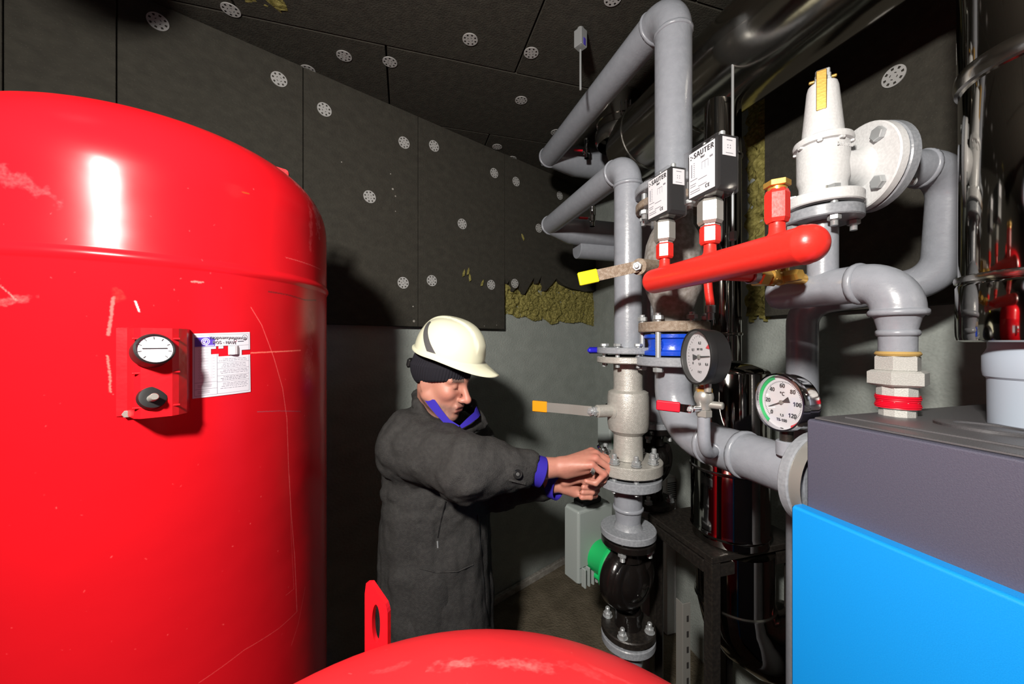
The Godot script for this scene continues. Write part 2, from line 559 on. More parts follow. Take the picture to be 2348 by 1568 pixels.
	for q in torn.slice(0, 21): poly.append(Vector2(wall_t(q[0]) + 0.004, wall_y(q[0], q[1] - 4)))
	for q in [[1400, 792], [1392, 784], [1390, 766], [1378, 752], [1352, 746], [1330, 738], [1300, 741], [1282, 736], [1262, 744], [1248, 732], [1222, 736], [1200, 724], [1184, 730], [1170, 720], [1147, 722]]:
		poly.append(Vector2(wall_t(q[0]) + 0.004, wall_y(q[0], q[1])))
	m = MB.new()
	wool_patch(m, Transform3D(wb, wall_p(0, 0, 0.002)), poly, 0.005, 0.03, 6)
	part("mineral_wool_patch", m, M.wool, wall, "torn yellow mineral wool below the boards")
	# small wool tufts poking through punctures, and splashes of plaster
	var rng := RandomNumberGenerator.new()
	rng.seed = 77
	for q in [[1052, 630, 9], [1062, 626, 11], [1187, 548, 9], [1094, 652, 8], [1066, 640, 7]]:
		m = MB.new()
		var p0 := wall_p(wall_t(q[0]), wall_y(q[0], q[1]), th + 0.004)
		var k := PackedVector2Array([Vector2(-0.004, -0.02), Vector2(0.006, -0.012), Vector2(0.004, 0.01), Vector2(-0.002, 0.024), Vector2(-0.007, 0.004)])
		slab(m, Transform3D(wb * Basis(Vector3(0, 0, 1), rng.randf_range(-0.5, 0.5)), p0), k, 0.006)
		part("wool_tuft", m, M.wool, wall)
	for q in [[892, 440, 4], [898, 456, 3], [940, 737, 5], [898, 490, 2], [938, 704, 3], [1100, 748, 2], [1128, 746, 2], [887, 406, 2], [776, 380, 2]]:
		m = MB.new()
		var p1 := wall_p(wall_t(q[0]), wall_y(q[0], q[1]), th)
		lathe(m, along(p1, wb.z), pr([0.0015 * q[2], 0, 0.0012 * q[2], 0.002, 0, 0.003]), 7)
		part("plaster_splash", m, M.trim, wall)
	m = MB.new()
	rbox(m, Transform3D(wb, wall_p(0.1, 0.02, 0.018)), Vector3(2.2, 0.045, 0.03), 0.006)
	struct("baseboard_left", m, M.trim)

	# right wall, parallel to the flue
	m = MB.new()
	var rb := Basis(-FD, UP, -SD)
	rbox(m, Transform3D(rb, sf(1.53, 0.2, CEIL / 2.0 + 0.05)), Vector3(5.4, CEIL + 0.3, 0.2), 0.001)
	var wr := struct("wall_right", m, M.plaster)
	for k in 3:
		m = MB.new()
		var f1: float = 1.148 - k * 0.6
		board(m, Transform3D(rb, sf(1.407, f1 - 0.3, (1.7 + CEIL) / 2.0)), Vector3(0.595, CEIL - 1.704, 0.045))
		part("insulation_board", m, M.board, wr)
	m = MB.new()
	var wp := PackedVector2Array()
	for q in [[-1.248, 1.71], [-1.23, 1.69], [-1.2, 1.715], [-1.17, 1.685], [-1.15, 1.7], [-1.15, CEIL], [-1.248, CEIL]]: wp.append(Vector2(q[0], q[1]))
	wool_patch(m, Transform3D(rb, sf(1.428, 0, 0)), wp, 0.012, 0.04, 8)
	part("mineral_wool_strip", m, M.wool, wr, "bare strip of yellow mineral wool")
	m = MB.new()
	rbox(m, Transform3D(Basis(SD, UP, -FD), sf(-0.3, -2.3, CEIL / 2.0)), Vector3(4.4, CEIL + 0.2, 0.2), 0.001)
	struct("wall_back", m, M.dark_wall)
	m = MB.new()
	rbox(m, Transform3D(Basis(-FD, UP, -SD), sf(-2.07, -0.6, CEIL / 2.0)), Vector3(3.6, CEIL + 0.2, 0.2), 0.001)
	struct("wall_side", m, M.dark_wall)

func wool_patch(m: MB, xf: Transform3D, poly: PackedVector2Array, cell: float, depth: float, sd: int) -> void:
	# a lumpy sheet filling a polygon in the frame's x/y plane, rising along z
	var n := FastNoiseLite.new()
	n.seed = sd
	n.frequency = 18.0
	n.fractal_octaves = 3
	var lo := poly[0]
	var hi := poly[0]
	for p in poly: lo = lo.min(p); hi = hi.max(p)
	var nx := int(ceil((hi.x - lo.x) / cell)) + 1
	var ny := int(ceil((hi.y - lo.y) / cell)) + 1
	var P := func(i: int, j: int) -> Vector3:
		var q := Vector2(lo.x + i * cell, lo.y + j * cell)
		return xf * Vector3(q.x + n.get_noise_3d(q.x, q.y, 3) * cell * 0.6, q.y + n.get_noise_3d(q.x, q.y, 9) * cell * 0.6, depth * (0.5 + 0.55 * n.get_noise_2d(q.x * 0.35, q.y * 0.35) + 0.5 * n.get_noise_2d(q.x, q.y) - 0.5 * maxf(0.0, 0.12 - absf(n.get_noise_2d(q.x * 0.5 + 7.0, q.y * 0.8))) * 6.0))
	if minf(hi.x - lo.x, hi.y - lo.y) < cell * 3.0 or depth < 0.005:
		slab(m, xf, poly, depth)
		return
	for i in nx:
		for j in ny:
			if Geometry2D.is_point_in_polygon(lo + Vector2(i + 0.5, j + 0.5) * cell, poly):
				var a: Vector3 = P.call(i, j); var b: Vector3 = P.call(i + 1, j); var c: Vector3 = P.call(i + 1, j + 1); var d: Vector3 = P.call(i, j + 1)
				m.flat(a, b, c, xf.basis.z); m.flat(a, c, d, xf.basis.z)
				# skirts down to the wall at the rim
				for w in [[i, j, i + 1, j, 0, -1], [i + 1, j, i + 1, j + 1, 1, 0], [i + 1, j + 1, i, j + 1, 0, 1], [i, j + 1, i, j, -1, 0]]:
					if not Geometry2D.is_point_in_polygon(lo + Vector2(i + w[4] + 0.5, j + w[5] + 0.5) * cell, poly):
						var p: Vector3 = P.call(w[0], w[1]); var q: Vector3 = P.call(w[2], w[3])
						var zz := xf.basis.z
						var dp := zz * (p - xf.origin).dot(zz); var dq := zz * (q - xf.origin).dot(zz)
						m.fquad(p, q, q - dq, p - dp, xf.basis * Vector3(w[4], w[5], 0))

func build_anchors() -> void:
	# one plastic insulation anchor: a pierced round plate
	var proto := MB.new()
	var rings := [0.0, 0.28, 0.36, 0.62, 0.84, 1.0]
	var segs := 40
	for i in rings.size() - 1:
		for j in segs:
			if i == 3 and j % 5 < 2: continue
			if i == 1 and j % 10 < 4: continue
			if i == 0 and false: continue
			var a := TAU * j / segs
			var b := TAU * (j + 1) / segs
			var q: Array[Vector3] = []
			for z in [0.0, 0.0025]:
				for w in [[rings[i], a], [rings[i + 1], a], [rings[i + 1], b], [rings[i], b]]:
					q.append(Vector3(cos(w[1]), sin(w[1]), 0) * (w[0] * 0.029) + Vector3(0, 0, z))
			proto.fquad(q[4], q[5], q[6], q[7], Vector3(0, 0, 1))
			if i == 4: proto.fquad(q[1], q[2], q[6], q[5], Vector3(cos(a), sin(a), 0))
	var mesh := proto.mesh()
	var wb := Basis(Vector3(sin(WALL_A), 0, -cos(WALL_A)), UP, Vector3(cos(WALL_A), 0, sin(WALL_A)))
	var named := {
		364: "white anchor disc half in shadow on the wall above the tall red tank",
		839: "lone white anchor disc on the wall level with the tall tank's shoulder",
		1049: "lone white anchor disc on the wall boards above the hard hat",
		1169: "white anchor disc on the torn board edge over the yellow wool",
		1115: "white anchor disc beside the board edge next to the torn wool",
		1224: "white anchor disc on the wall beside the lower bent grey pipe",
		1272: "white anchor disc on the wall between the two bent grey pipes",
		1368: "white anchor disc half hidden under the back pipe run",
		1407: "white anchor disc peeping out behind the thinner grey pipe",
		529: "white anchor disc on the ceiling beside the torn yellow wool patch",
		1078: "white ceiling anchor disc beside the yellow wool joint corner",
		1275: "white ceiling anchor disc beside the far end of the ceiling pipe",
		1218: "white ceiling anchor disc near the hanging sensor box",
	}
	var spots: Array = []
	for q in [[364, 70], [635, 196], [737, 263], [917, 336], [985, 343], [1122, 403], [1172, 422], [1272, 453], [839, 458], [1049, 518], [1224, 527], [915, 651], [980, 646], [1115, 655], [1169, 652], [1368, 568], [1407, 492]]:
		spots.append([Transform3D(wb, wall_p(wall_t(q[0]), minf(wall_y(q[0], q[1]), CEIL - 0.04), 0.047)), named.get(q[0], "pierced white plastic anchor disc on the black wall boards"), "anchor discs on the wall boards"])
	for q in [[529, 20], [706, 158], [789, 126], [894, 140], [1078, 88], [1218, 119], [1195, 228], [893, 252], [1000, 297], [1140, 335], [1174, 362], [1275, 302], [1405, -6]]:
		var d: float = (CEIL - EYE) * FOC / (784.0 - q[1])
		spots.append([Transform3D(Basis(SD, FD, -UP), at(q[0], q[1], d) - UP * 0.003), named.get(q[0], "pierced white plastic anchor disc on the black ceiling boards"), "anchor discs on the ceiling boards"])
	var rp := sf(1.38, 0, 0)
	var k := (2050.0 - 1174.0) / FOC
	var f := (1.383 * 0.9604 - k * 1.383 * 0.2785) / (0.2785 + k * 0.9604)
	var pz := sf(1.383, f, 0)
	spots.append([Transform3D(Basis(-FD, UP, -SD), Vector3(pz.x, EYE + (784 - 175) / FOC * -pz.z, pz.z)), "pierced plastic anchor disc half in shadow behind the safety valve", ""])
	var rng := RandomNumberGenerator.new()
	rng.seed = 5
	for s in spots:
		var o := MeshInstance3D.new()
		o.name = numbered("insulation_anchor")
		o.mesh = mesh
		o.material_override = M.anchor
		add_child(o)
		var xf: Transform3D = s[0]
		xf.basis = xf.basis * Basis(Vector3(0, 0, 1), rng.randf() * TAU)
		o.transform = xf
		o.set_meta("label", s[1])
		o.set_meta("category", "anchor")
		if s[2]: o.set_meta("group", s[2])

# ------------------------------------------------------------------ red tanks
func tank_profile(R: float, y_top: float, h: float, n: float, y_bot: float, seams: Array) -> Array:
	var p: Array = []
	# bottom dome
	for i in 13:
		var t := PI / 2.0 * (1.0 - i / 12.0)
		p.append(Vector2(R * pow(cos(t), 2.0 / n), y_bot + h - h * pow(sin(t), 2.0 / n)))
	for s in seams:
		# a lap joint: the dome skirt steps over the shell under a weld bead
		p.append(Vector2(R, s - 0.012)); p.append(Vector2(R + 0.0015, s - 0.009)); p.append(Vector2(R + 0.004, s - 0.004)); p.append(Vector2(R + 0.0045, s)); p.append(Vector2(R + 0.003, s + 0.005)); p.append(Vector2(R + 0.0005, s + 0.009)); p.append(Vector2(R, s + 0.012))
	for i in 25:
		var t := PI / 2.0 * i / 24.0
		p.append(Vector2(R * pow(maxf(cos(t), 0.0), 2.0 / n), y_top - h + h * pow(sin(t), 2.0 / n)))
	return p

func on_cyl(u: float, v: float, cx: float, cz: float, R: float) -> Vector3:
	# where a sight line meets an upright cylinder (cz is the depth of its axis)
	var k := (u - 1174.0) / FOC
	var a := k * k + 1.0
	var b := -2.0 * (k * cx + cz)
	var c := cx * cx + cz * cz - R * R
	var disc := b * b - 4 * a * c
	var d := (-b - sqrt(maxf(disc, 0.0))) / (2 * a)
	return at(u, v, d)

func lug(m: MB, foot: Vector3, face: Vector3, h := 0.085, w := 0.03) -> void:
	# a lifting eye: plate with one slanted corner and an oval hole
	var xf := facing(foot, face)
	var outer := PackedVector2Array([Vector2(-w, -0.02), Vector2(w, -0.02), Vector2(w, h * 0.62), Vector2(w * 0.86, h * 0.72), Vector2(-w * 0.5, h * 0.98), Vector2(-w * 0.72, h), Vector2(-w * 0.95, h * 0.93), Vector2(-w, h * 0.82)])
	var hole := PackedVector2Array()
	for i in 20: hole.append(Vector2(0.0 + cos(TAU * i / 20.0) * w * 0.36, h * 0.42 + sin(TAU * i / 20.0) * h * 0.27))
	# walls of the plate around the hole, built as a ring of quads
	var k := 40
	var zs := [-0.003, 0.003]
	var op: Array[Vector2] = []
	var ip: Array[Vector2] = []
	for i in k:
		var a := TAU * i / k
		var dir := Vector2(cos(a), sin(a))
		var c := Vector2(0, h * 0.42)
		ip.append(c + Vector2(dir.x * w * 0.36, dir.y * h * 0.27))
		var best := 9.0
		for j in outer.size():
			var x = Geometry2D.segment_intersects_segment(c, c + dir * 1.0, outer[j], outer[(j + 1) % outer.size()])
			if x != null: best = minf(best, c.distance_to(x))
		op.append(c + dir * best)
	for i in k:
		var j := (i + 1) % k
		for z in zs:
			m.fquad(xf * Vector3(ip[i].x, ip[i].y, z), xf * Vector3(op[i].x, op[i].y, z), xf * Vector3(op[j].x, op[j].y, z), xf * Vector3(ip[j].x, ip[j].y, z), xf.basis.z * signf(z))
		var oo := (op[i] + op[j]) / 2.0 - Vector2(0, h * 0.42)
		m.fquad(xf * Vector3(op[i].x, op[i].y, -0.003), xf * Vector3(op[j].x, op[j].y, -0.003), xf * Vector3(op[j].x, op[j].y, 0.003), xf * Vector3(op[i].x, op[i].y, 0.003), xf.basis * Vector3(oo.x, oo.y, 0))
		m.fquad(xf * Vector3(ip[i].x, ip[i].y, -0.003), xf * Vector3(ip[j].x, ip[j].y, -0.003), xf * Vector3(ip[j].x, ip[j].y, 0.003), xf * Vector3(ip[i].x, ip[i].y, 0.003), xf.basis * Vector3(-oo.x, -oo.y, 0))

func tank_uv(m: MB, c: Vector3, y0: float, y1: float) -> void:
	for i in m.v.size():
		var p := m.v[i] - c
		m.uv.append(Vector2(atan2(p.x, p.z) / TAU + 0.5, (y1 - p.y) / (y1 - y0)))
	for i in range(0, m.uv.size(), 3):
		var a := m.uv[i].x; var b := m.uv[i + 1].x; var d := m.uv[i + 2].x
		if maxf(a, maxf(b, d)) - minf(a, minf(b, d)) > 0.5:
			for q in 3:
				if m.uv[i + q].x < 0.5: m.uv[i + q] += Vector2(1, 0)

func scratch(img: Image, pts: Array, wpx: float, col: Color, a := 0.8, jitter := 0.0, sd := 1) -> void:
	var rng := RandomNumberGenerator.new()
	rng.seed = sd
	for i in pts.size() - 1:
		var p: Vector2 = pts[i]
		var q: Vector2 = pts[i + 1]
		var n := int(p.distance_to(q) * 2.0) + 1
		for k in n:
			var c := p.lerp(q, float(k) / n) + Vector2(rng.randf_range(-jitter, jitter), rng.randf_range(-jitter, jitter))
			var aa := a * rng.randf_range(0.4, 1.0)
			for dx in range(-2, 3):
				for dy in range(-2, 3):
					var x := int(c.x) + dx
					var y := int(c.y) + dy
					if x < 0 or y < 0 or x >= img.get_width() or y >= img.get_height(): continue
					var cov := clampf(wpx - Vector2(x + 0.5, y + 0.5).distance_to(c), 0.0, 1.0)
					if cov > 0.0: img.set_pixel(x, y, img.get_pixel(x, y).lerp(col, aa * cov))

func smudge_or_sheen(img: Image, c: Vector2, rx: float, ry: float, rot: float, col: Color, a: float, sd: int) -> void:
	var n := FastNoiseLite.new()
	n.seed = sd
	n.frequency = 0.05
	n.fractal_octaves = 4
	var R := int(maxf(rx, ry)) + 2
	for dx in range(-R, R + 1):
		for dy in range(-R, R + 1):
			var x := int(c.x) + dx
			var y := int(c.y) + dy
			if x < 0 or y < 0 or x >= img.get_width() or y >= img.get_height(): continue
			var q := Vector2(dx, dy).rotated(-rot)
			var e := 1.0 - Vector2(q.x / rx, q.y / ry).length() + n.get_noise_2d(x, y) * 0.9
			var g := clampf(e * 2.2, 0.0, 1.0) * a * (0.75 + 0.5 * n.get_noise_2d(x * 3.0, y * 3.0))
			if g > 0.0: img.set_pixel(x, y, img.get_pixel(x, y).lerp(col, clampf(g, 0, 1)))

func red_coat(w: int, h: int) -> Image:
	var img := Image.create(w, h, false, Image.FORMAT_RGB8)
	img.fill(rgb(194, 18, 28))
	return img

func tank_mat(img: Image) -> StandardMaterial3D:
	img.generate_mipmaps()
	var m := mat(Color.WHITE, 0.25)
	m.albedo_texture = ImageTexture.create_from_image(img)
	m.normal_enabled = true
	m.normal_texture = T.mid
	m.normal_scale = 0.05
	m.metallic_specular = 0.3
	m.clearcoat_enabled = false
	return m

func build_tanks() -> void:
	# big tank
	var cx := -0.79
	var cz := 0.842
	var R := 0.33
	var y1 := 2.05
	var c := Vector3(cx, 0, -cz)
	var t := thing("expansion_tank", "tall red steel expansion tank with a gauge bracket and white sticker", "tank", c)
	var m := MB.new()
	lathe(m, Transform3D(Basis(), c), tank_profile(R, y1, 0.19, 2.4, 0.2, [0.45, 1.732]), 128, false, 0.7)
	tank_uv(m, c, 0.2, y1)
	var W := 2048
	var H := 1832
	var img := red_coat(W, H)
	var uvp := func(u: float, v: float) -> Vector2:
		var p := on_cyl(u, v, cx, cz, R) - c
		return Vector2((atan2(p.x, p.z) / TAU + 0.5) * W, (y1 - p.y) / (y1 - 0.2) * H)
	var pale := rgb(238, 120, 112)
	var line := func(l: Array, wpx: float, col: Color, a: float, j := 0.0, sd := 1) -> void:
		var o: Array = []
		for q in l: o.append(uvp.call(q[0], q[1]))
		scratch(img, o, wpx, col, a, j, sd)
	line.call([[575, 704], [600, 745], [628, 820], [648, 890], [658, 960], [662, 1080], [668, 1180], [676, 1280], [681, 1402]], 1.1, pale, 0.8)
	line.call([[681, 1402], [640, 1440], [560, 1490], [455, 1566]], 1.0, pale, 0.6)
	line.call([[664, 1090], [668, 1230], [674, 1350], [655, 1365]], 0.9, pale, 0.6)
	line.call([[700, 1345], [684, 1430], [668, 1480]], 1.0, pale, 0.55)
	line.call([[575, 809], [640, 806], [690, 803]], 1.5, rgb(240, 130, 110), 0.9, 0.5, 3)
	line.call([[590, 944], [640, 942], [690, 943]], 1.1, rgb(150, 100, 110), 0.7, 0.6, 4)
	line.call([[615, 668], [660, 676], [700, 688], [725, 688]], 1.4, rgb(120, 40, 40), 0.8, 1.2, 5)
	line.call([[260, 680], [254, 730], [248, 770]], 2.2, rgb(238, 100, 96), 0.8, 1.0, 6)
	line.call([[246, 815], [252, 860], [253, 900]], 1.6, rgb(238, 110, 100), 0.8, 1.0, 7)
	line.call([[310, 690], [320, 715]], 1.6, rgb(245, 220, 215), 0.9, 0.6, 8)
	line.call([[0, 655], [40, 690]], 1.4, pale, 0.6, 1.0, 9)
	line.call([[440, 645], [466, 648]], 1.8, pale, 0.8, 1.2, 10)
	line.call([[655, 590], [735, 618]], 1.2, pale, 0.6, 1.0, 11)
	line.call([[555, 440], [572, 444]], 1.6, rgb(150, 70, 30), 0.8, 0.5, 12)
	smudge_or_sheen(img, uvp.call(20, 690), 30, 7, -0.2, rgb(238, 110, 104), 0.6, 21)
	smudge_or_sheen(img, uvp.call(710, 800), 16, 90, 0.05, rgb(226, 96, 100), 0.5, 22)  # upright pinkish reflection near the right limb, painted into the coat
	smudge_or_sheen(img, uvp.call(268, 680), 8, 12, 0, rgb(120, 60, 50), 0.6, 23)
	# dust rubbed into the shoulder: a patch and a few drips
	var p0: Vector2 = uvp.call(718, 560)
	smudge_or_sheen(img, p0 + Vector2(-6, -150), 60, 26, 0.6, rgb(226, 150, 146), 0.75, 24)
	smudge_or_sheen(img, p0 + Vector2(30, -80), 16, 60, 0.0, rgb(226, 140, 138), 0.7, 25)
	smudge_or_sheen(img, p0 + Vector2(-10, -40), 9, 60, 0.1, rgb(230, 110, 110), 0.6, 26)
	smudge_or_sheen(img, p0 + Vector2(-60, -210), 34, 14, 0.7, rgb(230, 140, 135), 0.6, 27)
	smudge_or_sheen(img, p0 + Vector2(55, -140), 12, 40, -0.1, rgb(226, 140, 138), 0.6, 28)
	smudge_or_sheen(img, uvp.call(8, 400), 60, 14, 0.5, rgb(236, 110, 104), 0.4, 29)
	var rng := RandomNumberGenerator.new()
	rng.seed = 12
	for k in 90:
		var q: Vector2 = uvp.call(rng.randf_range(-100, 740), rng.randf_range(430, 1500))
		scratch(img, [q, q + Vector2(rng.randf_range(-2, 2), rng.randf_range(-3, 3))], rng.randf_range(0.6, 1.3), rgb(240, 120, 112), 0.45, 0.3, k)
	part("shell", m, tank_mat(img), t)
	for k in 3:
		m = MB.new()
		var a := TAU * k / 3.0 + 0.4
		var lp := c + Vector3(cos(a), 0, sin(a)) * (R - 0.02)
		rbox(m, Transform3D(Basis(UP, -a), lp + UP * 0.17), Vector3(0.03, 0.34, 0.06), 0.004)
		part("leg", m, M.red, t)
	m = MB.new()
	# the lug welded to the far side of the dome
	var lp2 := at(630, 416, 0.98)
	lug(m, lp2, Vector3(0.2, 0, 1), 0.045, 0.034)
	part("lifting_lug", m, M.red, t)
	# bracket with a small gauge and the charging valve
	var bl := on_cyl(292, 850, cx, cz, R)
	var br := on_cyl(428, 850, cx, cz, R)
	var mid := (bl + br) / 2.0
	var nrm := (mid - c); nrm.y = 0; nrm = nrm.normalized()
	var bx := facing(Vector3(mid.x, 0, mid.z), nrm)
	var yt := EYE - (754 - 784) / FOC * -mid.z
	var yb := EYE - (946 - 784) / FOC * -mid.z
	var hw := bl.distance_to(br) / 2.0 * Vector2(br.x - bl.x, br.z - bl.z).length() / bl.distance_to(br)
	var pf := [Vector2(-hw - 0.012, 0.0), Vector2(-hw, 0.004), Vector2(-hw * 0.72, 0.042), Vector2(-hw * 0.5, 0.05), Vector2(hw * 0.5, 0.05), Vector2(hw * 0.72, 0.044), Vector2(hw, 0.032), Vector2(hw + 0.004, 0.002)]
	m = MB.new()
	var outl := PackedVector2Array()
	for q in pf: outl.append(q)
	for i in pf.size(): outl.append(pf[pf.size() - 1 - i] - Vector2(0, 0.003))
	# extruded upward: polygon lies in plan
	slab(m, Transform3D(Basis(bx.basis.x, bx.basis.z, UP) , Vector3(mid.x, yb, mid.z)), outl, yt - yb)
	for yy in [0.12, 0.5, 0.88]:
		for sx in [-0.6, 0.6]:
			rbox(m, Transform3D(Basis(bx.basis.x, UP, bx.basis.z), Vector3(mid.x, lerpf(yb, yt, yy), mid.z) + bx.basis.x * (hw * sx) + bx.basis.z * 0.048), Vector3(0.012, 0.003, 0.003), 0.001)
	var brk := part("gauge_bracket", m, M.red, t, "folded red sheet bracket")
	var tilt := (nrm + Vector3(0.3, 0.34, -0.12)).normalized()
	var gc := Vector3(mid.x, EYE - (806 - 784) / FOC * -mid.z, mid.z) + nrm * 0.048 - bx.basis.x * 0.006 - tilt * 0.006
	m = MB.new()
	lathe(m, along(gc, tilt), pr([0, 0, 0.0225, 0, 0.0235, 0.003, 0.0235, 0.025, 0.0215, 0.027, 0.0205, 0.0255]), 36)
	var g := part("pressure_gauge", m, M.black_plastic, t, "small black rimmed pressure gauge")
	m = MB.new(); lathe(m, along(gc + tilt * 0.0225, tilt), pr([0.0212, 0, 0.0205, 0.001, 0, 0.001]), 32); part("dial", m, M.label, g)
	m = MB.new(); rbox(m, facing(gc + tilt * 0.0242 + UP * 0.001, tilt), Vector3(0.028, 0.0012, 0.0008), 0.0003); part("needle", m, M.ink, g)
	for k in 9:
		m = MB.new()
		var aa := deg_to_rad(225.0 - 270.0 * k / 8.0)
		var gx := facing(gc + tilt * 0.024, tilt)
		rbox(m, Transform3D(gx.basis * Basis(Vector3(0, 0, 1), aa), gx * Vector3(cos(aa) * 0.017, sin(aa) * 0.017, 0)), Vector3(0.004, 0.0008, 0.0006), 0.0002)
		part("tick", m, M.ink, g)
	var vc := Vector3(mid.x, EYE - (905 - 784) / FOC * -mid.z, mid.z) + nrm * 0.046 - bx.basis.x * 0.006
	m = MB.new()
	lathe(m, along(vc, tilt), pr([0, 0, 0.0165, 0, 0.0175, 0.002, 0.016, 0.009, 0.011, 0.01, 0.0, 0.01]), 28)
	var vs := part("charging_valve", m, M.black_plastic, t)
	m = MB.new()
	lathe(m, along(vc + nrm * 0.008, tilt), pr([0, 0, 0.0055, 0, 0.0055, 0.016, 0.0045, 0.0175, 0, 0.0175]), 18)
	part("valve_cap", m, M.steel, vs)
	m = MB.new(); hexa(m, on_cyl(292, 948, cx, cz, R), on_cyl(292, 948, cx, cz, R) + nrm * 0.008, 0.006); part("bolt", m, M.steel, t)
	sticker(t, cx, cz, R)

	# low tank under the camera
	var c2 := Vector3(-0.031, 0, -0.161)
	t = thing("expansion_tank", "low red steel tank whose domed top carries an upright lifting lug", "tank", c2)
	m = MB.new()
	lathe(m, Transform3D(Basis(), c2), tank_profile(0.33, 1.311, 0.12, 2.07, 0.15, [0.4, 1.1]), 96, false, 0.7)
	for i in m.v.size():
		var p := m.v[i] - c2
		m.uv.append(Vector2(0.5 + p.x / 0.8, 0.5 + p.z / 0.8))
	var im2 := red_coat(1024, 1024)
	im2.fill(rgb(206, 38, 44))
	rng.seed = 33
	for q in [[1060, 1515, 40, 12, 0.1, .6], [1175, 1530, 70, 20, 0.15, .6], [1230, 1545, 50, 22, 0.2, .5], [1050, 1555, 70, 22, -.2, .55], [1400, 1520, 60, 8, .5, .35], [900, 1530, 60, 14, -.3, .3], [1150, 1480, 90, 10, 0., .25], [1330, 1560, 60, 18, .4, .3]]:
		var p2 := at(q[0], q[1], 0.36) - c2
		smudge_or_sheen(im2, Vector2(0.5 + p2.x / 0.8, 0.5 + p2.z / 0.8) * 1024.0, q[2] * 0.5, q[3] * 0.6, q[4], rgb(232, 150, 142), q[5] * 0.6, int(q[0]))
	for k in 200:
		var p3 := Vector2(rng.randf_range(100, 900), rng.randf_range(100, 900))
		scratch(im2, [p3, p3 + Vector2(rng.randf_range(-14, 14), rng.randf_range(-5, 5))], rng.randf_range(0.6, 1.2), rgb(240, 130, 124), 0.4, 0.4, k)
	var dusty := tank_mat(im2)
	dusty.roughness = 0.42
	part("shell", m, dusty, t)
	m = MB.new()
	lug(m, at(866, 1494, 0.445), Vector3(-0.35, 0, 1), 0.085, 0.0165)
	part("lifting_lug", m, M.red, t, "upright lug with an oval hole")
	for k in 3:
		m = MB.new()
		var a := TAU * k / 3.0 + 0.9
		var lp := c2 + Vector3(cos(a), 0, sin(a)) * 0.31
		rbox(m, Transform3D(Basis(UP, -a), lp + UP * 0.14), Vector3(0.03, 0.28, 0.06), 0.004)
		part("leg", m, M.red, t)

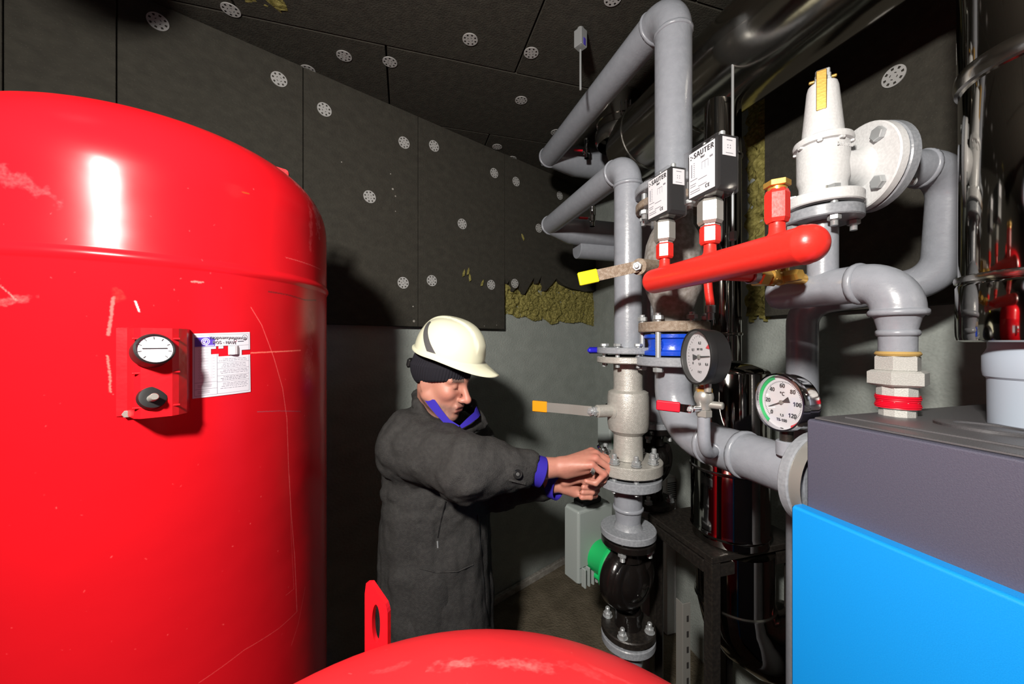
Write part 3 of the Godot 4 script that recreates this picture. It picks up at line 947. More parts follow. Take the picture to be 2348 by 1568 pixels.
func sticker(t: Node3D, cx: float, cz: float, R: float) -> void:
	var cor := [on_cyl(441, 765, cx, cz, R), on_cyl(572, 761, cx, cz, R), on_cyl(574, 898, cx, cz, R), on_cyl(441, 914, cx, cz, R)]
	var c := Vector3(cx, 0, -cz)
	var P := func(x: float, y: float, off: float) -> Vector3:
		var a: Vector3 = cor[0].lerp(cor[1], x)
		var b: Vector3 = cor[3].lerp(cor[2], x)
		var p := a.lerp(b, y)
		var d := p - c
		var q := Vector2(d.x, d.z).normalized() * (R + off)
		return Vector3(c.x + q.x, p.y, c.z + q.y)
	var img := Image.create(512, 576, false, Image.FORMAT_RGB8)
	img.fill(rgb(186, 186, 194))
	var g := rgb(110, 110, 120)
	var dark := rgb(60, 60, 72)
	var fr := func(x0: int, y0: int, x1: int, y1: int, col: Color) -> void: img.fill_rect(Rect2i(x0, y0, x1 - x0, y1 - y0), col)
	fr.call(14, 14, 500, 17, g); fr.call(14, 556, 500, 559, g); fr.call(14, 14, 17, 558, g); fr.call(497, 14, 500, 558, g)
	fr.call(18, 36, 184, 118, rgb(74, 52, 158))
	# round emblem: a ring with two strokes
	for y in range(36, 118):
		for x in range(60, 150):
			var d := Vector2(x - 104, (y - 74) * 1.15).length()
			if (d > 30 and d < 36) or (d < 27 and absf(d - 20) < 3) or (d < 18 and absf(float(x - 100) + (y - 74) * 0.4) < 4): img.set_pixel(x, y, rgb(236, 236, 242))
	fr.call(104, 108, 176, 112, rgb(230, 230, 240))
	# certification mark and a two stroke emblem
	for y in range(26, 90):
		for x in range(330, 500):
			var d := Vector2(x - 460, y - 50).length()
			if absf(d - 24) < 2.0 or (d < 14 and (absf(x - 460) < 2 or absf(y - 50) < 2)): img.set_pixel(x, y, dark)
			var d2 := Vector2(x - 366, y - 76).length()
			if absf(d2 - 12) < 3.0 and x > 352: img.set_pixel(x, y, rgb(160, 60, 80) if y > 76 else dark)
	fr.call(390, 82, 450, 90, dark)
	for l in [[200, 122, 498], [200, 272, 498], [200, 330, 498], [200, 392, 498], [200, 448, 498], [18, 440, 200], [18, 500, 200], [18, 122, 200]]: fr.call(l[0], l[1], l[2], l[1] + 2, dark)
	fr.call(200, 122, 203, 556, dark)
	var rng := RandomNumberGenerator.new()
	rng.seed = 4
	for k in 11:
		# a column of little outline drawings with their figures
		var y := 150 + k * 25
		for x0 in [54, 156]:
			for a in 14:
				var w := TAU * a / 14.0
				img.fill_rect(Rect2i(x0 + int(cos(w) * 8), y + int(sin(w) * 8), 2, 2), g)
			fr.call(x0 + 8, y, x0 + 26, y + 2, g)
		fr.call(84, y - 1, 130, y + 2, rgb(140, 140, 148))
	for y in [240, 255, 286, 300, 314, 344, 356, 370, 404, 418, 432, 464, 478, 492, 510]:
		var x := 216 + rng.randi_range(0, 40)
		while x < 470:
			var w := rng.randi_range(8, 34)
			fr.call(x, y, mini(x + w, 484), y + 4, rgb(96, 96, 108) if y < 400 or y > 440 else rgb(60, 60, 74))
			x += w + 6
	for y in [466, 478, 520, 534]: fr.call(40, y, 40 + rng.randi_range(70, 130), y + 3, g)
	var m := MB.new()
	# the torn strip leaves the paint bare: those cells are left out
	var nx := 24
	var ny := 24
	for i in nx:
		for j in ny:
			var hole := (j == 6 or j == 7) and i >= 7 and i <= 13 or (j == 5 and (i == 9 or i == 12 or i == 13)) or ((j == 7 or j == 8) and i >= 20) or (j == 8 and i >= 10 and i <= 14)
			if hole: continue
			var q: Array[Vector3] = []
			var uu: Array[Vector2] = []
			for w in [[0, 0], [1, 0], [1, 1], [0, 1]]:
				var x := float(i + w[0]) / nx
				var y := float(j + w[1]) / ny
				q.append(P.call(x, y, 0.0009)); uu.append(Vector2(x, y))
			var n := (q[0] - c); n.y = 0; n = n.normalized()
			for tr in [[0, 1, 2], [0, 2, 3]]:
				var before := m.v.size()
				m.tri(q[tr[0]], q[tr[1]], q[tr[2]], n, n, n)
				for z in 3:
					for w in 4:
						if m.v[before + z].is_equal_approx(q[w]):
							m.uv.append(uu[w]); break
	var sm := mat(Color.WHITE, 0.45)
	img.generate_mipmaps()
	sm.albedo_texture = ImageTexture.create_from_image(img)
	var st := part("sticker", m, sm, t, "white printed sticker with a blue emblem and a torn strip")
	# curled flap of torn paper
	m = MB.new()
	for i in 4:
		for j in 3:
			var a: Vector3 = P.call(0.58 + i * 0.05, 0.22 + j * 0.045, 0.002 + 0.004 * sin(i * 0.8))
			var b: Vector3 = P.call(0.63 + i * 0.05, 0.22 + j * 0.045, 0.002 + 0.004 * sin((i + 1) * 0.8))
			var d: Vector3 = P.call(0.63 + i * 0.05, 0.265 + j * 0.045, 0.002 + 0.004 * sin((i + 1) * 0.8))
			var e: Vector3 = P.call(0.58 + i * 0.05, 0.265 + j * 0.045, 0.002 + 0.004 * sin(i * 0.8))
			m.fquad(a, b, d, e, (a - c) * Vector3(1, 0, 1))
	part("torn_flap", m, M.label, st)
	var a0: Vector3 = P.call(0.40, 0.075, 0.0014)
	var b0: Vector3 = P.call(0.76, 0.075, 0.0014)
	var nn := ((a0 + b0) / 2.0 - c) * Vector3(1, 0, 1)
	words("Гидроаккумулятор", facing((a0 + b0) / 2.0 + nn.normalized() * 0.001, nn), 0.0046, M.ink_grey, st, "lettering", false)
	a0 = P.call(0.38, 0.15, 0.0014); b0 = P.call(0.64, 0.15, 0.0014)
	nn = ((a0 + b0) / 2.0 - c) * Vector3(1, 0, 1)
	words("ROS - NAVI", facing((a0 + b0) / 2.0 + nn.normalized() * 0.0008, nn), 0.005, M.ink_grey, st, "lettering", false)

# ------------------------------------------------------------------ plumbing kit
func bolt(parent: Node3D, c: Vector3, axis: Vector3, up_len: float, down_len: float, r := 0.0085, stud := true, called := "bolt") -> void:
	# centred in the joint: head or nut above, nut and thread below
	var a := axis.normalized()
	var m := MB.new()
	var turn := fmod(absf(c.x * 91.7 + c.z * 57.3 + c.y * 13.1), 1.0)
	if stud:
		lathe(m, along(c + a * (up_len - 0.001), a), pr([r * 1.9, 0, r * 1.9, 0.0025, 0, 0.0025]), 18)
		hexa(m, c + a * (up_len + 0.0015), c + a * (up_len + 0.0015 + r * 1.5), r * 1.65, turn)
		lathe(m, along(c + a * up_len, a), pr([r * 0.92, 0, r * 0.92, r * 3.2, r * 0.7, r * 3.5, 0, r * 3.5]), 14)
	else:
		hexa(m, c + a * up_len, c + a * (up_len + r * 1.25), r * 1.65, turn)
	hexa(m, c - a * (down_len + r * 1.5), c - a * down_len, r * 1.65, turn + 0.4)
	var pf: Array = []
	for i in 9:
		pf.append(Vector2(r * (0.98 if i % 2 == 0 else 0.88), i * r * 0.22))
	pf.append(Vector2(0, 8 * r * 0.22))
	lathe(m, along(c - a * (down_len + r * 1.4), -a), pf, 14)
	lathe(m, along(c - a * down_len, a), pr([r * 0.95, 0, r * 0.95, up_len + down_len]), 12)
	part(called, m, M.zinc, parent)

func ring_bolts(parent: Node3D, c: Vector3, axis: Vector3, n: int, br: float, up_len: float, down_len: float, r := 0.0085, stud := true, phase := 0.0) -> void:
	var xf := along(c, axis)
	for k in n:
		var a := TAU * k / n + phase
		bolt(parent, xf * Vector3(cos(a) * br, 0, sin(a) * br), axis, up_len, down_len, r, stud)

func flange(parent: Node3D, c: Vector3, axis: Vector3, R: float, th: float, mt: Material, hub := 0.0, hub_h := 0.0) -> void:
	# lower face at c
	var m := MB.new()
	var p := [0, 0, R - 0.0025, 0, R, 0.0025, R, th - 0.0025, R - 0.0025, th]
	if hub > 0.0: p.append_array([hub + 0.006, th, hub, th + hub_h * 0.6, hub * 0.97, th + hub_h])
	p.append_array([0, th + hub_h])
	lathe(m, along(c, axis), pr(p), 48)
	part("flange", m, mt, parent)

func weld(parent: Node3D, c: Vector3, axis: Vector3, R: float, mt: Material, h := 0.007) -> void:
	var m := MB.new()
	var xf := along(c - axis.normalized() * h, axis)
	var n := FastNoiseLite.new()
	n.frequency = 40.0
	var segs := 48
	var rows := 6
	for i in rows:
		for j in segs:
			var q: Array[Vector3] = []
			var nn: Array[Vector3] = []
			for w in [[0, 0], [0, 1], [1, 1], [1, 0]]:
				var t: float = PI * (i + w[0]) / rows
				var a: float = TAU * ((j + w[1]) % segs) / segs
				var bump := 1.0 + 0.5 * n.get_noise_3d(cos(a), sin(a), t * 0.2 + c.y)
				var rr := R - 0.001 + sin(t) * 0.0045 * bump
				q.append(xf * Vector3(cos(a) * rr, h * (1 - cos(t)), sin(a) * rr))
				nn.append((xf.basis * Vector3(cos(a) * sin(t), -cos(t), sin(a) * sin(t))).normalized())
			m.quad(q[0], q[1], q[2], q[3], nn[0], nn[1], nn[2], nn[3])
	part("weld_bead", m, mt, parent)

func lever(parent: Node3D, hub: Vector3, tip: Vector3, stem: Vector3, w: float, grip_mat: Material, bar_mat: Material, grip_from := 0.72, dip := 0.0, nut := true) -> void:
	# flat bar bent once, plastic grip on its end
	var d := (tip - hub)
	var L := d.length()
	d = d.normalized()
	var wide := (UP - d * UP.dot(d)).normalized()      # the bar stands on edge
	var face := d.cross(wide).normalized()
	var m := MB.new()
	var n := 16
	var ctr: Array[Vector3] = []
	for i in n + 1:
		var s := float(i) / n
		ctr.append(hub + d * (L * s) + face * dip * smoothstep(0.05, 0.4, s))
	for i in n:
		var a := ctr[i]; var b := ctr[i + 1]
		var h := wide * w / 2.0
		var f := face * 0.002
		m.fquad(a - h + f, a + h + f, b + h + f, b - h + f, face)
		m.fquad(a - h - f, a + h - f, b + h - f, b - h - f, -face)
		m.fquad(a + h - f, a + h + f, b + h + f, b + h - f, wide)
		m.fquad(a - h - f, a - h + f, b - h + f, b - h - f, -wide)
	m.fquad(ctr[0] - wide * w / 2 - face * 0.002, ctr[0] + wide * w / 2 - face * 0.002, ctr[0] + wide * w / 2 + face * 0.002, ctr[0] - wide * w / 2 + face * 0.002, -d)
	var lv := part("lever", m, bar_mat, parent)
	m = MB.new()
	var i0 := int(n * grip_from)
	var g0 := ctr[i0]
	var g1 := ctr[n] + d * 0.004
	rbox(m, Transform3D(Basis(d, wide, face), (g0 + g1) / 2.0), Vector3(g0.distance_to(g1), w + 0.006, 0.009), 0.003)
	for k in 3:
		var gp := g0.lerp(g1, 0.3 + 0.2 * k)
		rbox(m, Transform3D(Basis(d, wide, face), gp + face * 0.0045), Vector3(0.003, w * 0.5, 0.002), 0.0008)
	part("grip", m, grip_mat, lv)
	if nut:
		m = MB.new()
		var s := stem.normalized()
		hexa(m, hub - s * 0.004, hub + s * 0.011, w * 0.42, 0.3)
		cyl(m, hub + s * 0.011, hub + s * 0.017, w * 0.22, 14)
		part("lever_nut", m, M.zinc, lv)

func gauge(label: String, called: String, c: Vector3, n: Vector3, R: float, depth: float, case_mat: Material, ring_mat: Material, cat: String) -> Node3D:
	var t := thing(called, label, cat, c - UP * R)
	var m := MB.new()
	n = n.normalized()
	lathe(m, along(c - n * depth, n), pr([0, 0, R * 0.82, 0, R * 0.93, 0.004, R * 0.96, 0.01, R * 0.96, depth]), 56)
	part("case", m, case_mat, t)
	m = MB.new()
	lathe(m, along(c - n * 0.016, n), pr([R * 0.94, 0, R, 0.002, R, 0.013, R * 0.985, 0.016, R * 0.93, 0.016, R * 0.905, 0.012, R * 0.9, 0.004]), 64)
	part("bezel", m, ring_mat, t)
	m = MB.new()
	lathe(m, along(c - n * 0.013, n), pr([R * 0.93, 0, R * 0.92, 0.001, 0, 0.001]), 56)
	part("dial", m, M.label, t)
	m = MB.new()
	lathe(m, along(c - n * 0.002, n), pr([0, 0, R * 0.91, 0, R * 0.91, 0.0015, 0, 0.0015]), 56)
	part("glass", m, M.pane, t)
	return t

func ticks(t: Node3D, xf: Transform3D, R: float, n: int, major: int) -> void:
	var m := MB.new()
	var big := MB.new()
	for k in n + 1:
		var a := deg_to_rad(225.0 - 270.0 * k / n)
		var l := 0.1 if k % major == 0 else 0.05
		var tm := big if k % major == 0 else m
		rbox(tm, Transform3D(xf.basis * Basis(Vector3(0, 0, 1), a), xf * Vector3(cos(a), sin(a), 0) * 1.0 - xf.basis * Vector3(cos(a), sin(a), 0) * (1.0 - R * (0.86 - l / 2.0))), Vector3(l * R, 0.018 * R, 0.0005), 0.0001)
	part("minor_scale", m, M.ink, t)
	part("major_scale", big, M.ink, t)

func needle(t: Node3D, xf: Transform3D, R: float, ang: float) -> void:
	var b := xf.basis * Basis(Vector3(0, 0, 1), deg_to_rad(ang))
	var m := MB.new()
	slab(m, Transform3D(b, xf.origin + xf.basis.z * 0.002), PackedVector2Array([Vector2(-0.42 * R, -0.12 * R), Vector2(-0.12 * R, -0.03 * R), Vector2(0.72 * R, -0.012 * R), Vector2(0.72 * R, 0.012 * R), Vector2(-0.12 * R, 0.03 * R), Vector2(-0.42 * R, 0.12 * R)]), 0.0012)
	part("needle", m, M.ink, t)
	m = MB.new()
	lathe(m, along(xf.origin, xf.basis.z), pr([R * 0.09, 0, R * 0.09, 0.004, 0, 0.005]), 20)
	part("needle_hub", m, M.steel, t)

# ------------------------------------------------------------------ boiler
func build_boiler() -> void:
	var t := thing("boiler", "floor standing boiler with bright blue side panel and dark grey hood", "boiler", sf(1.06, 0.15, 0))
	var fb := Basis(-FD, UP, -SD)
	var box := func(called: String, s0: float, s1: float, f0: float, f1: float, y0: float, y1: float, mt: Material, bev := 0.004, lab := "") -> MeshInstance3D:
		var m := MB.new()
		rbox(m, Transform3D(fb, sf((s0 + s1) / 2, (f0 + f1) / 2, (y0 + y1) / 2)), Vector3(absf(f1 - f0), y1 - y0, s1 - s0), bev)
		return part(called, m, mt, t, lab)
	box.call("hood", 0.703, 1.3, -0.3, 0.5, 1.2914, 1.4603, M.boiler_grey, 0.004, "dark grey hood")
	box.call("body", 0.709, 1.3, -0.3, 0.496, 0.12, 1.2914, M.boiler_grey)
	box.call("side_panel", 0.678, 0.707, -0.3, 0.511, 0.12, 1.3033, M.boiler_blue, 0.006, "bright blue side panel")
	box.call("plinth", 0.72, 1.28, -0.28, 0.48, 0.0, 0.12, M.black_paint)
	var top: MeshInstance3D = box.call("top_cover", 0.711, 1.292, -0.29, 0.492, 1.4603, 1.4644, M.boiler_top, 0.002, "dusty metal top")
	# pressed rim and an oval blanking plate on the top
	var m := MB.new()
	rbox(m, Transform3D(fb, sf(0.758, 0.1, 1.4655)), Vector3(0.74, 0.004, 0.012), 0.002)
	part("pressed_rib", m, M.boiler_top, top)
	m = MB.new()
	var xf := Transform3D(fb * Basis.from_scale(Vector3(1.0, 1.0, 0.62)), at(2265, 990, 0.575) * Vector3(1, 0, 1) + UP * 1.4644)
	lathe(m, xf, pr([0.06, 0, 0.06, 0.004, 0.057, 0.0055, 0.037, 0.0055, 0.035, 0.003, 0, 0.003]), 40)
	part("blanking_plate", m, M.boiler_top, top)

	# flue outlet of the boiler with its polished flue
	var ax := Vector3(0.868, 0, -0.625)
	var f := thing("flue_adapter", "white plastic flue adapter standing on the boiler top", "adapter", ax + UP * 1.4515)
	m = MB.new()
	lathe(m, Transform3D(Basis(), ax), pr([0, 1.4515, 0.063, 1.4515, 0.067, 1.4535, 0.068, 1.535, 0.072, 1.539, 0.0735, 1.548, 0.0735, 1.575, 0.069, 1.584, 0.067, 1.59, 0.067, 1.605, 0, 1.605]), 48)
	part("sleeve", m, M.white_plastic, f)
	m = MB.new()
	for k in 7:
		rbox(m, Transform3D(Basis(UP, 0.5) , ax + Vector3(-0.045 + 0.004 * (k % 2), 1.502 - k * 0.006, 0.0575)), Vector3(0.018 - 0.004 * (k % 3), 0.0018, 0.001), 0.0003)
	part("printed_mark", m, M.ink_grey, f)
	resize(f, 0.913, Vector3(0.83, 1.4644, -0.5706))
	var fl := thing("boiler_flue", "polished stainless steel flue rising from the white adapter on the boiler", "flue", ax + UP * 1.6)
	m = MB.new()
	lathe(m, Transform3D(Basis(), ax), pr([0.095, 1.6, 0.104, 1.603, 0.105, 1.61, 0.105, 1.70, 0.102, 1.706]), 96)
	part("lower_collar", m, M.inox, fl)
	m = MB.new()
	lathe(m, Transform3D(Basis(), ax), pr([0.101, 1.70, 0.101, 2.07, 0.0985, 2.075]), 96)
	part("flue_pipe", m, M.inox, fl)
	m = MB.new()
	lathe(m, Transform3D(Basis(), ax), pr([0.101, 1.706, 0.106, 1.708, 0.107, 1.713, 0.106, 1.718, 0.101, 1.72]), 96)
	part("bead", m, M.inox_dull, fl)
	m = MB.new()
	lathe(m, Transform3D(Basis(), ax), pr([0.1, 2.06, 0.106, 2.063, 0.108, 2.075, 0.106, 2.09, 0.103, 2.094]), 96)
	part("bead", m, M.inox_dull, fl)
	m = MB.new()
	lathe(m, Transform3D(Basis(), ax), pr([0.103, 2.09, 0.103, 2.47]), 96)
	part("flue_pipe", m, M.inox, fl)
	resize(fl, 0.913, Vector3(0.83, 1.6, -0.5706))

# ------------------------------------------------------------------ flues
func build_flues() -> void:
	var y := 2.517
	var R := 0.147
	var a := sf(1.044, -0.9, y)
	var t := thing("header_flue", "long polished stainless steel flue running under the ceiling", "flue", a)
	var m := MB.new()
	var pts := PackedVector3Array([a])
	var rr := PackedFloat32Array([R])
	for k in 9:
		var g := PI / 2.0 * k / 8.0
		pts.append(sf(1.044, 1.5 + 0.11 * sin(g), y))
		rr.append(maxf(0.002, R * pow(cos(g), 0.7)))
	sweep(m, pts, rr, 72, true)
	part("flue_pipe", m, M.inox_brushed, t)
	for f in [0.37, 0.45, 1.1, 1.4]:
		m = MB.new()
		lathe(m, along(sf(1.044, f, y), FD), pr([R - 0.001, 0, R + 0.004, 0.003, R + 0.005, 0.007, R + 0.004, 0.011, R - 0.001, 0.014]), 72)
		part("bead", m, M.inox_dull, t)
	# tee cap with a clamp beyond the end
	var cp := sf(0.985, 1.56, 2.6)
	t = thing("flue_tee", "steel flue branch with a toggle clamp going up into the ceiling", "flue", cp)
	m = MB.new()
	lathe(m, Transform3D(Basis(), Vector3(cp.x, 0, cp.z)), pr([0.1, 2.54, 0.112, 2.56, 0.112, 2.6, 0.1, 2.61, 0.1, 2.755]), 48)
	part("branch_pipe", m, M.inox_dull, t)
	m = MB.new()
	lathe(m, Transform3D(Basis(), Vector3(cp.x, 0, cp.z)), pr([0.1, 2.64, 0.106, 2.643, 0.106, 2.672, 0.1, 2.675]), 48)
	var cl := part("clamp_band", m, M.inox_dull, t)
	m = MB.new()
	for k in 3: rbox(m, Transform3D(Basis(), Vector3(cp.x - 0.02 + k * 0.02, 2.658, cp.z + 0.108)), Vector3(0.005, 0.06, 0.01), 0.002)
	part("toggle", m, M.zinc, cl)

	# vertical flue on the stand
	var ax := sf(1.044, 0.99, 0)
	t = thing("vertical_flue", "black looking polished flue standing on the dark steel stand", "flue", ax + UP * 0.95)
	m = MB.new()
	lathe(m, Transform3D(Basis(), ax), pr([0, 0.951, 0.108, 0.951, 0.112, 0.955, 0.112, 0.975, 0.117, 0.98, 0.119, 0.986, 0.117, 0.992, 0.116, 0.995, 0.116, 1.5, 0.114, 1.504, 0.104, 1.515, 0.07, 1.53, 0.0, 1.532]), 72)
	part("flue_pipe", m, M.inox, t)
	m = MB.new()
	lathe(m, Transform3D(Basis(), ax - SD * 0.028), pr([0.055, 1.54, 0.055, 2.40]), 56)
	part("upper_pipe", m, M.inox, t)
	for yy in [1.18, 1.62, 2.2]:
		m = MB.new()
		var r := 0.116 if yy < 1.5 else 0.055
		lathe(m, Transform3D(Basis(), ax + UP * yy - (Vector3.ZERO if yy < 1.5 else SD * 0.028)), pr([r, 0, r + 0.004, 0.003, r + 0.004, 0.008, r, 0.011]), 64)
		part("bead", m, M.inox_dull, t)
	# elbow below the stand, towards the boiler
	t = thing("flue_elbow", "polished flue elbow hanging below the dark steel stand", "flue", ax + UP * 0.5)
	m = MB.new()
	var e := ax + SD * 0.02
	sweep(m, bend([e + UP * 0.925, e + UP * 0.6, e + UP * 0.6 + SD * 0.3 - FD * 0.12], 0.15, 4), 0.115, 56, true)
	part("elbow", m, M.inox, t)
	m = MB.new()
	lathe(m, Transform3D(Basis(), e + UP * 0.74), pr([0.115, 0, 0.12, 0.003, 0.12, 0.007, 0.115, 0.01]), 56)
	part("bead", m, M.inox_dull, t)
	m = MB.new()
	var ed := (SD * 0.3 - FD * 0.12).normalized()
	lathe(m, along(e + UP * 0.6 + ed * 0.18, ed), pr([0.115, 0, 0.12, 0.003, 0.12, 0.007, 0.115, 0.01]), 56)
	part("bead", m, M.inox_dull, t)
	# stand
	t = thing("flue_stand", "dark steel table frame carrying the vertical flue", "stand", sf(1.06, 1.05, 0))
	m = MB.new()
	var fb := Basis(SD, UP, -FD)
	rbox(m, Transform3D(fb, sf(1.075, 1.06, 0.938)), Vector3(0.37, 0.022, 0.31), 0.004)
	part("table_top", m, M.dark_steel, t)
	for q in [[0.91, 0.925], [1.24, 0.925], [0.91, 1.19], [1.24, 1.19]]:
		m = MB.new()
		rbox(m, Transform3D(fb, sf(q[0], q[1], 0.4635)), Vector3(0.035, 0.927, 0.035), 0.003)
		part("leg", m, M.dark_steel, t)
	m = MB.new(); rbox(m, Transform3D(fb, sf(1.075, 0.925, 0.9)), Vector3(0.3, 0.04, 0.03), 0.003); part("apron", m, M.dark_steel, t)
	m = MB.new(); rbox(m, Transform3D(fb, sf(0.91, 1.06, 0.9)), Vector3(0.03, 0.04, 0.23), 0.003); part("apron", m, M.dark_steel, t)
	# slotted angle beside it
	t = thing("slotted_angle", "perforated steel angle upright beside the flue stand", "angle", sf(0.872, 0.99, 0))
	m = MB.new(); rbox(m, Transform3D(fb, sf(0.872, 0.99, 0.38)), Vector3(0.03, 0.76, 0.003), 0.001); part("web", m, M.steel, t)
	m = MB.new(); rbox(m, Transform3D(fb, sf(0.858, 1.005, 0.38)), Vector3(0.003, 0.76, 0.03), 0.001); part("web", m, M.steel, t)
	for k in 14:
		m = MB.new(); rbox(m, Transform3D(fb, sf(0.875, 0.988, 0.06 + k * 0.05)), Vector3(0.008, 0.02, 0.002), 0.0008); part("slot", m, M.gasket, t)

# ------------------------------------------------------------------ left pipe line with ball valve and pump
func build_pipe_a() -> void:
	var px := 0.382
	var pz := -1.22
	var P := func(v: float) -> Vector3: return Vector3(px, EYE - (v - 784.0) / FOC * 1.22, pz)
	var R := 0.0445
	var grp := "grey heating pipes"
	# upper pipe: comes down from the back, ends in a flange
	var top := Vector3(px, 2.185, pz)
	var far := at(1262, 519, 1.86)
	far = Vector3(far.x, 2.185, far.z)
	var t := thing("heating_pipe", "thinner grey pipe dropping to the ball valve with the orange lever", "pipe", P.call(800))
	var m := MB.new()
	sweep(m, bend([P.call(800), top, far], 0.07, 12), R, 36)
	part("pipe", m, M.pipe, t)
	weld(t, top - UP * 0.072, UP, R, M.pipe)
	weld(t, top + (far - top).normalized() * 0.072, far - top, R, M.pipe)
	flange(t, P.call(810), UP, 0.1, 0.02, M.flange)
	ring_bolts(t, P.call(812), UP, 8, 0.08, 0.026, 0.016, 0.0075, false, 0.2)
	# run to the right at the back
	var rdir := SD
	t = thing("heating_pipe", "dark grey pipe run at the back under the flue", "pipe", far)
	m = MB.new()
	sweep(m, PackedVector3Array([far - rdir * 0.01 , far + rdir * 0.03 - UP * 0.01, far + rdir * 0.1 - UP * 0.02, far + rdir * 0.6 - UP * 0.02]), PackedFloat32Array([0.043, 0.047, 0.065, 0.065]), 36)
	part("pipe", m, M.pipe, t)
	weld(t, far, far - top, R + 0.001, M.pipe)
	m = MB.new()
	cyl(m, far + rdir * 0.16 - UP * 0.1 + FD * 0.03, far + rdir * 0.6 - UP * 0.1 + FD * 0.03, 0.05, 30)
	part("lower_pipe", m, M.pipe, t)
	air_vent(at(1358, 505, 1.80), Vector3(-1, 0, 0.2), "chrome air vent with a red lever on the back pipe")

	# ball valve
	t = thing("flanged_ball_valve", "silver flanged ball valve with an orange lever grip", "valve", P.call(1082))
	flange(t, P.call(831), UP, 0.1, 0.02, M.cast)
	m = MB.new(); lathe(m, Transform3D(Basis(), P.call(820)), pr([0.07, 0, 0.07, 0.008]), 40); part("gasket", m, M.gasket, t)
	m = MB.new()
	var yb: float = P.call(1050).y
	var y := func(v: float) -> float: return P.call(v).y - yb
	lathe(m, Transform3D(Basis(), P.call(1050)), pr([0.047, 0, 0.046, y.call(994), 0.052, y.call(990), 0.062, y.call(984), 0.0655, y.call(972), 0.0665, y.call(940), 0.0655, y.call(908), 0.063, y.call(898), 0.056, y.call(895), 0.047, y.call(893), 0.046, y.call(884), 0.047, y.call(831)]), 48)
	part("body", m, M.cast, t)
	flange(t, P.call(1076), UP, 0.108, 0.036, M.cast)
	var sdir := (-SD + UP * 0.02).normalized()
	var s0: Vector3 = P.call(940)
	m = MB.new()
	lathe(m, along(s0 + sdir * 0.055, sdir), pr([0.03, 0, 0.03, 0.008, 0.02, 0.012, 0.02, 0.058, 0.015, 0.06, 0.015, 0.066, 0, 0.066]), 28)
	part("stem", m, M.cast, t)
	m = MB.new()
	hexa(m, s0 + sdir * 0.115, s0 + sdir * 0.13, 0.016)
	part("gland_nut", m, M.zinc, t)
	lever(t, s0 + sdir * 0.132, at(1222, 931, 1.28), (sdir - FD * 0.8).normalized(), 0.032, M.orange, M.steel, 0.75, 0.004)
	ring_bolts(t, P.call(1078), UP, 8, 0.085, 0.042, 0.022, 0.0085, true, 0.3)
	# blue cap showing behind the upper flange
	m = MB.new(); rbox(m, Transform3D(Basis(SD, UP, -FD), at(1362, 803, 1.27)), Vector3(0.05, 0.022, 0.02), 0.009); part("blue_plug", m, M.blue_plastic, t, "blue plastic plug")

	# spool between valve and pump
	t = thing("pipe_spool", "short tapered grey pipe spool between ball valve and pump", "pipe", P.call(1238))
	flange(t, P.call(1106), UP, 0.105, 0.03, M.flange)
	m = MB.new(); lathe(m, Transform3D(Basis(), P.call(1082)), pr([0.08, 0, 0.08, 0.009]), 40); part("gasket", m, M.gasket, t)
	m = MB.new()
	var k := 1.22 / FOC
	lathe(m, Transform3D(Basis(), P.call(1215)), pr([0.037, 0, 0.037, 15 * k, 0.043, 43 * k, 0.0455, 53 * k, 0.0445, 65 * k, 0.0445, 110 * k]), 40)
	part("pipe", m, M.pipe, t)
	weld(t, P.call(1163), UP, 0.0455, M.pipe)
	flange(t, P.call(1222), UP, 0.088, 0.022, M.flange, 0.04, 0.02)
	# pump
	pump(Vector3(px, P.call(1325).y, pz), "wet rotor circulation pump with green motor and grey control box under the ball valve")
	# pipe below
	t = thing("heating_pipe", "grey pipe stub coming up from the floor to the pump", "pipe", P.call(1784))
	flange(t, P.call(1466), UP, 0.086, 0.024, M.flange)
	m = MB.new()
	sweep(m, PackedVector3Array([Vector3(px, 0, pz), P.call(1512), P.call(1508), P.call(1492), P.call(1464)]), PackedFloat32Array([0.045, 0.045, 0.047, 0.047, 0.04]), 36)
	part("pipe", m, M.pipe, t)

func air_vent(p: Vector3, ldir: Vector3, label: String) -> void:
	var t := thing("air_vent_valve", label, "valve", p)
	var m := MB.new()
	lathe(m, Transform3D(Basis(), p - UP * 0.03), pr([0.012, 0, 0.012, 0.02, 0.016, 0.024, 0.016, 0.05, 0.012, 0.054, 0.012, 0.085, 0.014, 0.088, 0.014, 0.1, 0.01, 0.104, 0, 0.104]), 18)
	part("body", m, M.chrome, t)
	m = MB.new()
	rbox(m, along(p + UP * 0.008 + ldir.normalized() * 0.045, ldir), Vector3(0.014, 0.05, 0.01), 0.004)
	part("lever", m, M.red_grip, t, "red lever")
	m = MB.new()
	cyl(m, p + UP * 0.008, p + UP * 0.008 + ldir.normalized() * 0.025, 0.007, 12)
	part("stem", m, M.chrome, t)

